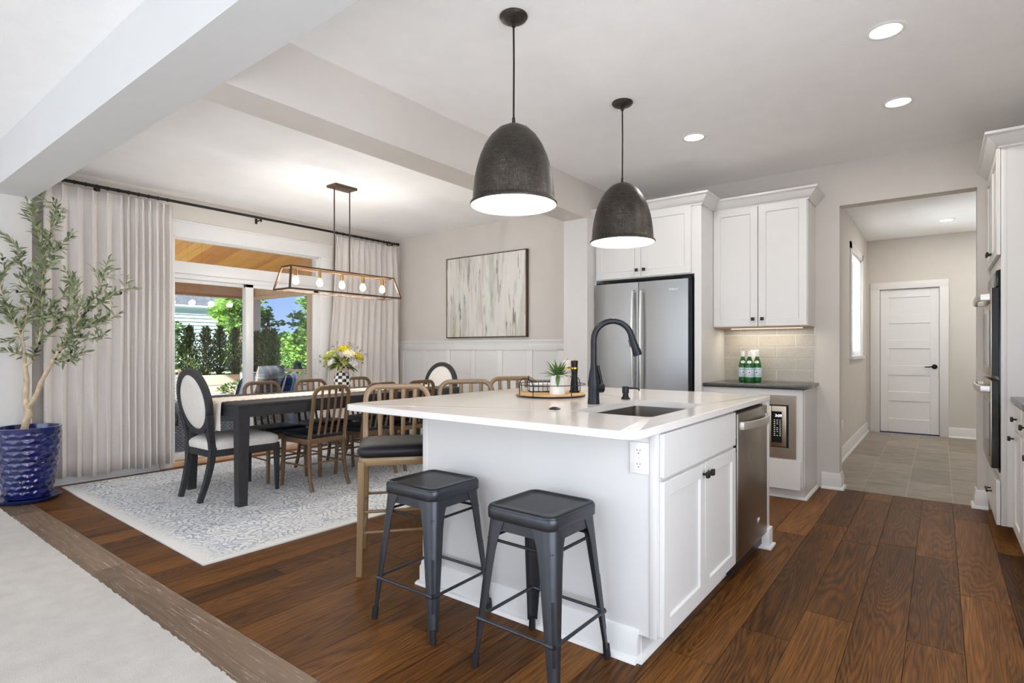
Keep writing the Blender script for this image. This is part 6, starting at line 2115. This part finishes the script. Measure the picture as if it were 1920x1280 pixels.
part('pot', MB().lathe([(0, 0), (0.14, 0), (0.20, 0.52), (0.21, 0.55), (0.19, 0.55), (0.17, 0.5), (0, 0.5)], 24, (-8.9, 4.42, DK)), 'cover_grey', fp)
pts = []
for k in range(420):
    v = Vector((rg2.gauss(0, 1), rg2.gauss(0, 1), rg2.gauss(0, 1))).normalized()
    pts.append((Vector((-8.9, 4.42, 0.52)) + Vector((v.x * 0.3, v.y * 0.3, v.z * 0.16)) * rg2.uniform(0.5, 1), v))
quadmass('foliage', pts, 0.07, 'shrub_leaf', fp, rg2, 0.5, 0.6)
part('bloom', bloom_mb(0.045, 14, 3).tf(Matrix.Translation((-8.65, 4.25, 0.62))), 'ribbon', fp)

# ------------------------------------------------------------------ garden, neighbour house, trees
struct('ground_lawn', MB().box(-80, -6.4, -40, 60, -0.6, -0.5), 'lawn')
hs = thing('neighbour_house', 'pale green clapboard neighbour house with grey shingle roof', 'house', (-22, 6, -0.5), world=True)
sd_ = MB()
z = -0.5
while z < 2.55:
    sd_.loft([[(-20.0, -8.0, z), (-19.97, -8.0, z), (-20.0, -8.0, z + 0.13)], [(-20.0, 10.6, z), (-19.97, 10.6, z), (-20.0, 10.6, z + 0.13)]])
    z += 0.12
part('wall', MB().box(-28, -20.0, -8, 10.6, -0.5, 2.6), 'siding_green', hs)
part('siding', sd_, 'siding_green', hs, 0)
part('soffit', MB().box(-20.0, -19.90, -8.3, 10.9, 2.56, 2.60), 'house_white', hs)
part('gutter', MB().box(-19.95, -19.86, -8.3, 10.9, 2.60, 2.69, 0.02), 'house_white', hs)
part('roof', MB().loft([[(-19.87, -8.3, 2.70), (-24.5, -8.3, 5.2), (-29.0, -8.3, 2.70)], [(-19.87, 10.9, 2.70), (-24.5, 10.9, 5.2), (-29.0, 10.9, 2.70)]]), 'shingles', hs)
part('corner_board', MB().box(-20.0, -19.96, 10.45, 10.6, -0.5, 2.6), 'house_white', hs)


def tree_obj(x_, y_, h, label, mat, seed, crowns, nleaf=2600, size=0.16):
    rg = random.Random(seed)
    t_ = thing('garden_tree', label, 'tree', (x_, y_, -0.5), world=True, group='trees in the garden')
    part('trunk', MB().tube([(x_, y_, -0.5), (x_ + 0.05, y_, h * 0.4), (x_, y_ + 0.05, h * 0.85)], [0.12, 0.09, 0.02], 8), 'bark', t_)
    pts = []
    tot = sum(c[3] ** 2 for c in crowns)
    lb = MB()
    for cx_, cy_, cz_, r in crowns:
        n = int(nleaf * r * r / tot)
        lb.tube([(x_, y_, max(0.3, cz_ - r * 0.8)), (cx_, cy_, cz_)], [0.04, 0.012], 6)
        for k in range(n):
            v = Vector((rg.gauss(0, 1), rg.gauss(0, 1), rg.gauss(0, 1))).normalized()
            q = rg.uniform(0.35, 1.0)
            lay = round((v.z * q) * 5) / 5
            pts.append((Vector((cx_ + v.x * r * q, cy_ + v.y * r * q, cz_ + lay * r * 0.85 + rg.uniform(-0.03, 0.03))), Vector((v.x, v.y, -0.1))))
    part('limbs', lb, 'bark', t_)
    quadmass('foliage', pts, size, mat, t_, rg, 0.35, 0.6)
    return t_


def gp(u, v_, d):
    return px(u, v_, d)


def crowns(lst, d):
    return [(*gp(u, v_, d + dd), r) for u, v_, r, dd in lst]


c = gp(450, 660, 13.5)
tree_obj(c.x, c.y, 2.4, 'bright green leafy tree between the evergreens and the door stile', 'maple_leaf', 5, crowns([(455, 560, 0.42, 0), (430, 580, 0.34, 0), (415, 590, 0.2, 0.2), (450, 600, 0.42, 0.2), (462, 640, 0.40, 0.3), (448, 668, 0.36, 0.3), (462, 690, 0.36, 0.2), (465, 525, 0.5, 0.2)], 13.5), 3600, 0.15)
c = gp(588, 680, 15)
tree_obj(c.x, c.y, 3.4, 'airy green tree against the blue sky at the right of the glass door', 'tree_dark', 6, crowns([(585, 570, 0.34, 0), (575, 600, 0.26, 0), (555, 592, 0.16, 0), (592, 545, 0.36, 0), (560, 608, 0.2, 0), (590, 625, 0.4, 0), (575, 635, 0.3, 0), (610, 600, 0.6, 0.2)], 15), 1500, 0.15)
c = gp(500, 690, 15)
tree_obj(c.x, c.y, 2.6, 'green tree with low branches reaching right of the corner porch post', 'tree_dark', 7, crowns([(491, 592, 0.2, 0), (499, 580, 0.1, 0), (522, 606, 0.12, 0), (498, 640, 0.3, 0), (478, 600, 0.25, 0)], 15), 900, 0.14)
c = gp(560, 690, 22)
tree_obj(c.x, c.y, 1.8, 'hazy line of light green bushes far behind the porch', 'maple_leaf', 8, crowns([(500, 650, 0.6, 0), (530, 645, 0.7, 0.5), (560, 648, 0.7, 0), (585, 655, 0.8, 0.4), (570, 680, 0.8, 0), (540, 680, 0.8, 0), (600, 640, 0.9, 0.4), (515, 640, 0.5, 0)], 22), 3600, 0.2)
c = gp(335, 690, 15)
tree_obj(c.x, c.y, 1.0, 'low green bush at the left edge of the garden view', 'shrub_leaf', 9, crowns([(325, 660, 0.3, 0), (335, 640, 0.25, 0), (345, 690, 0.4, 0.2), (315, 620, 0.4, 0.2)], 15), 900, 0.14)
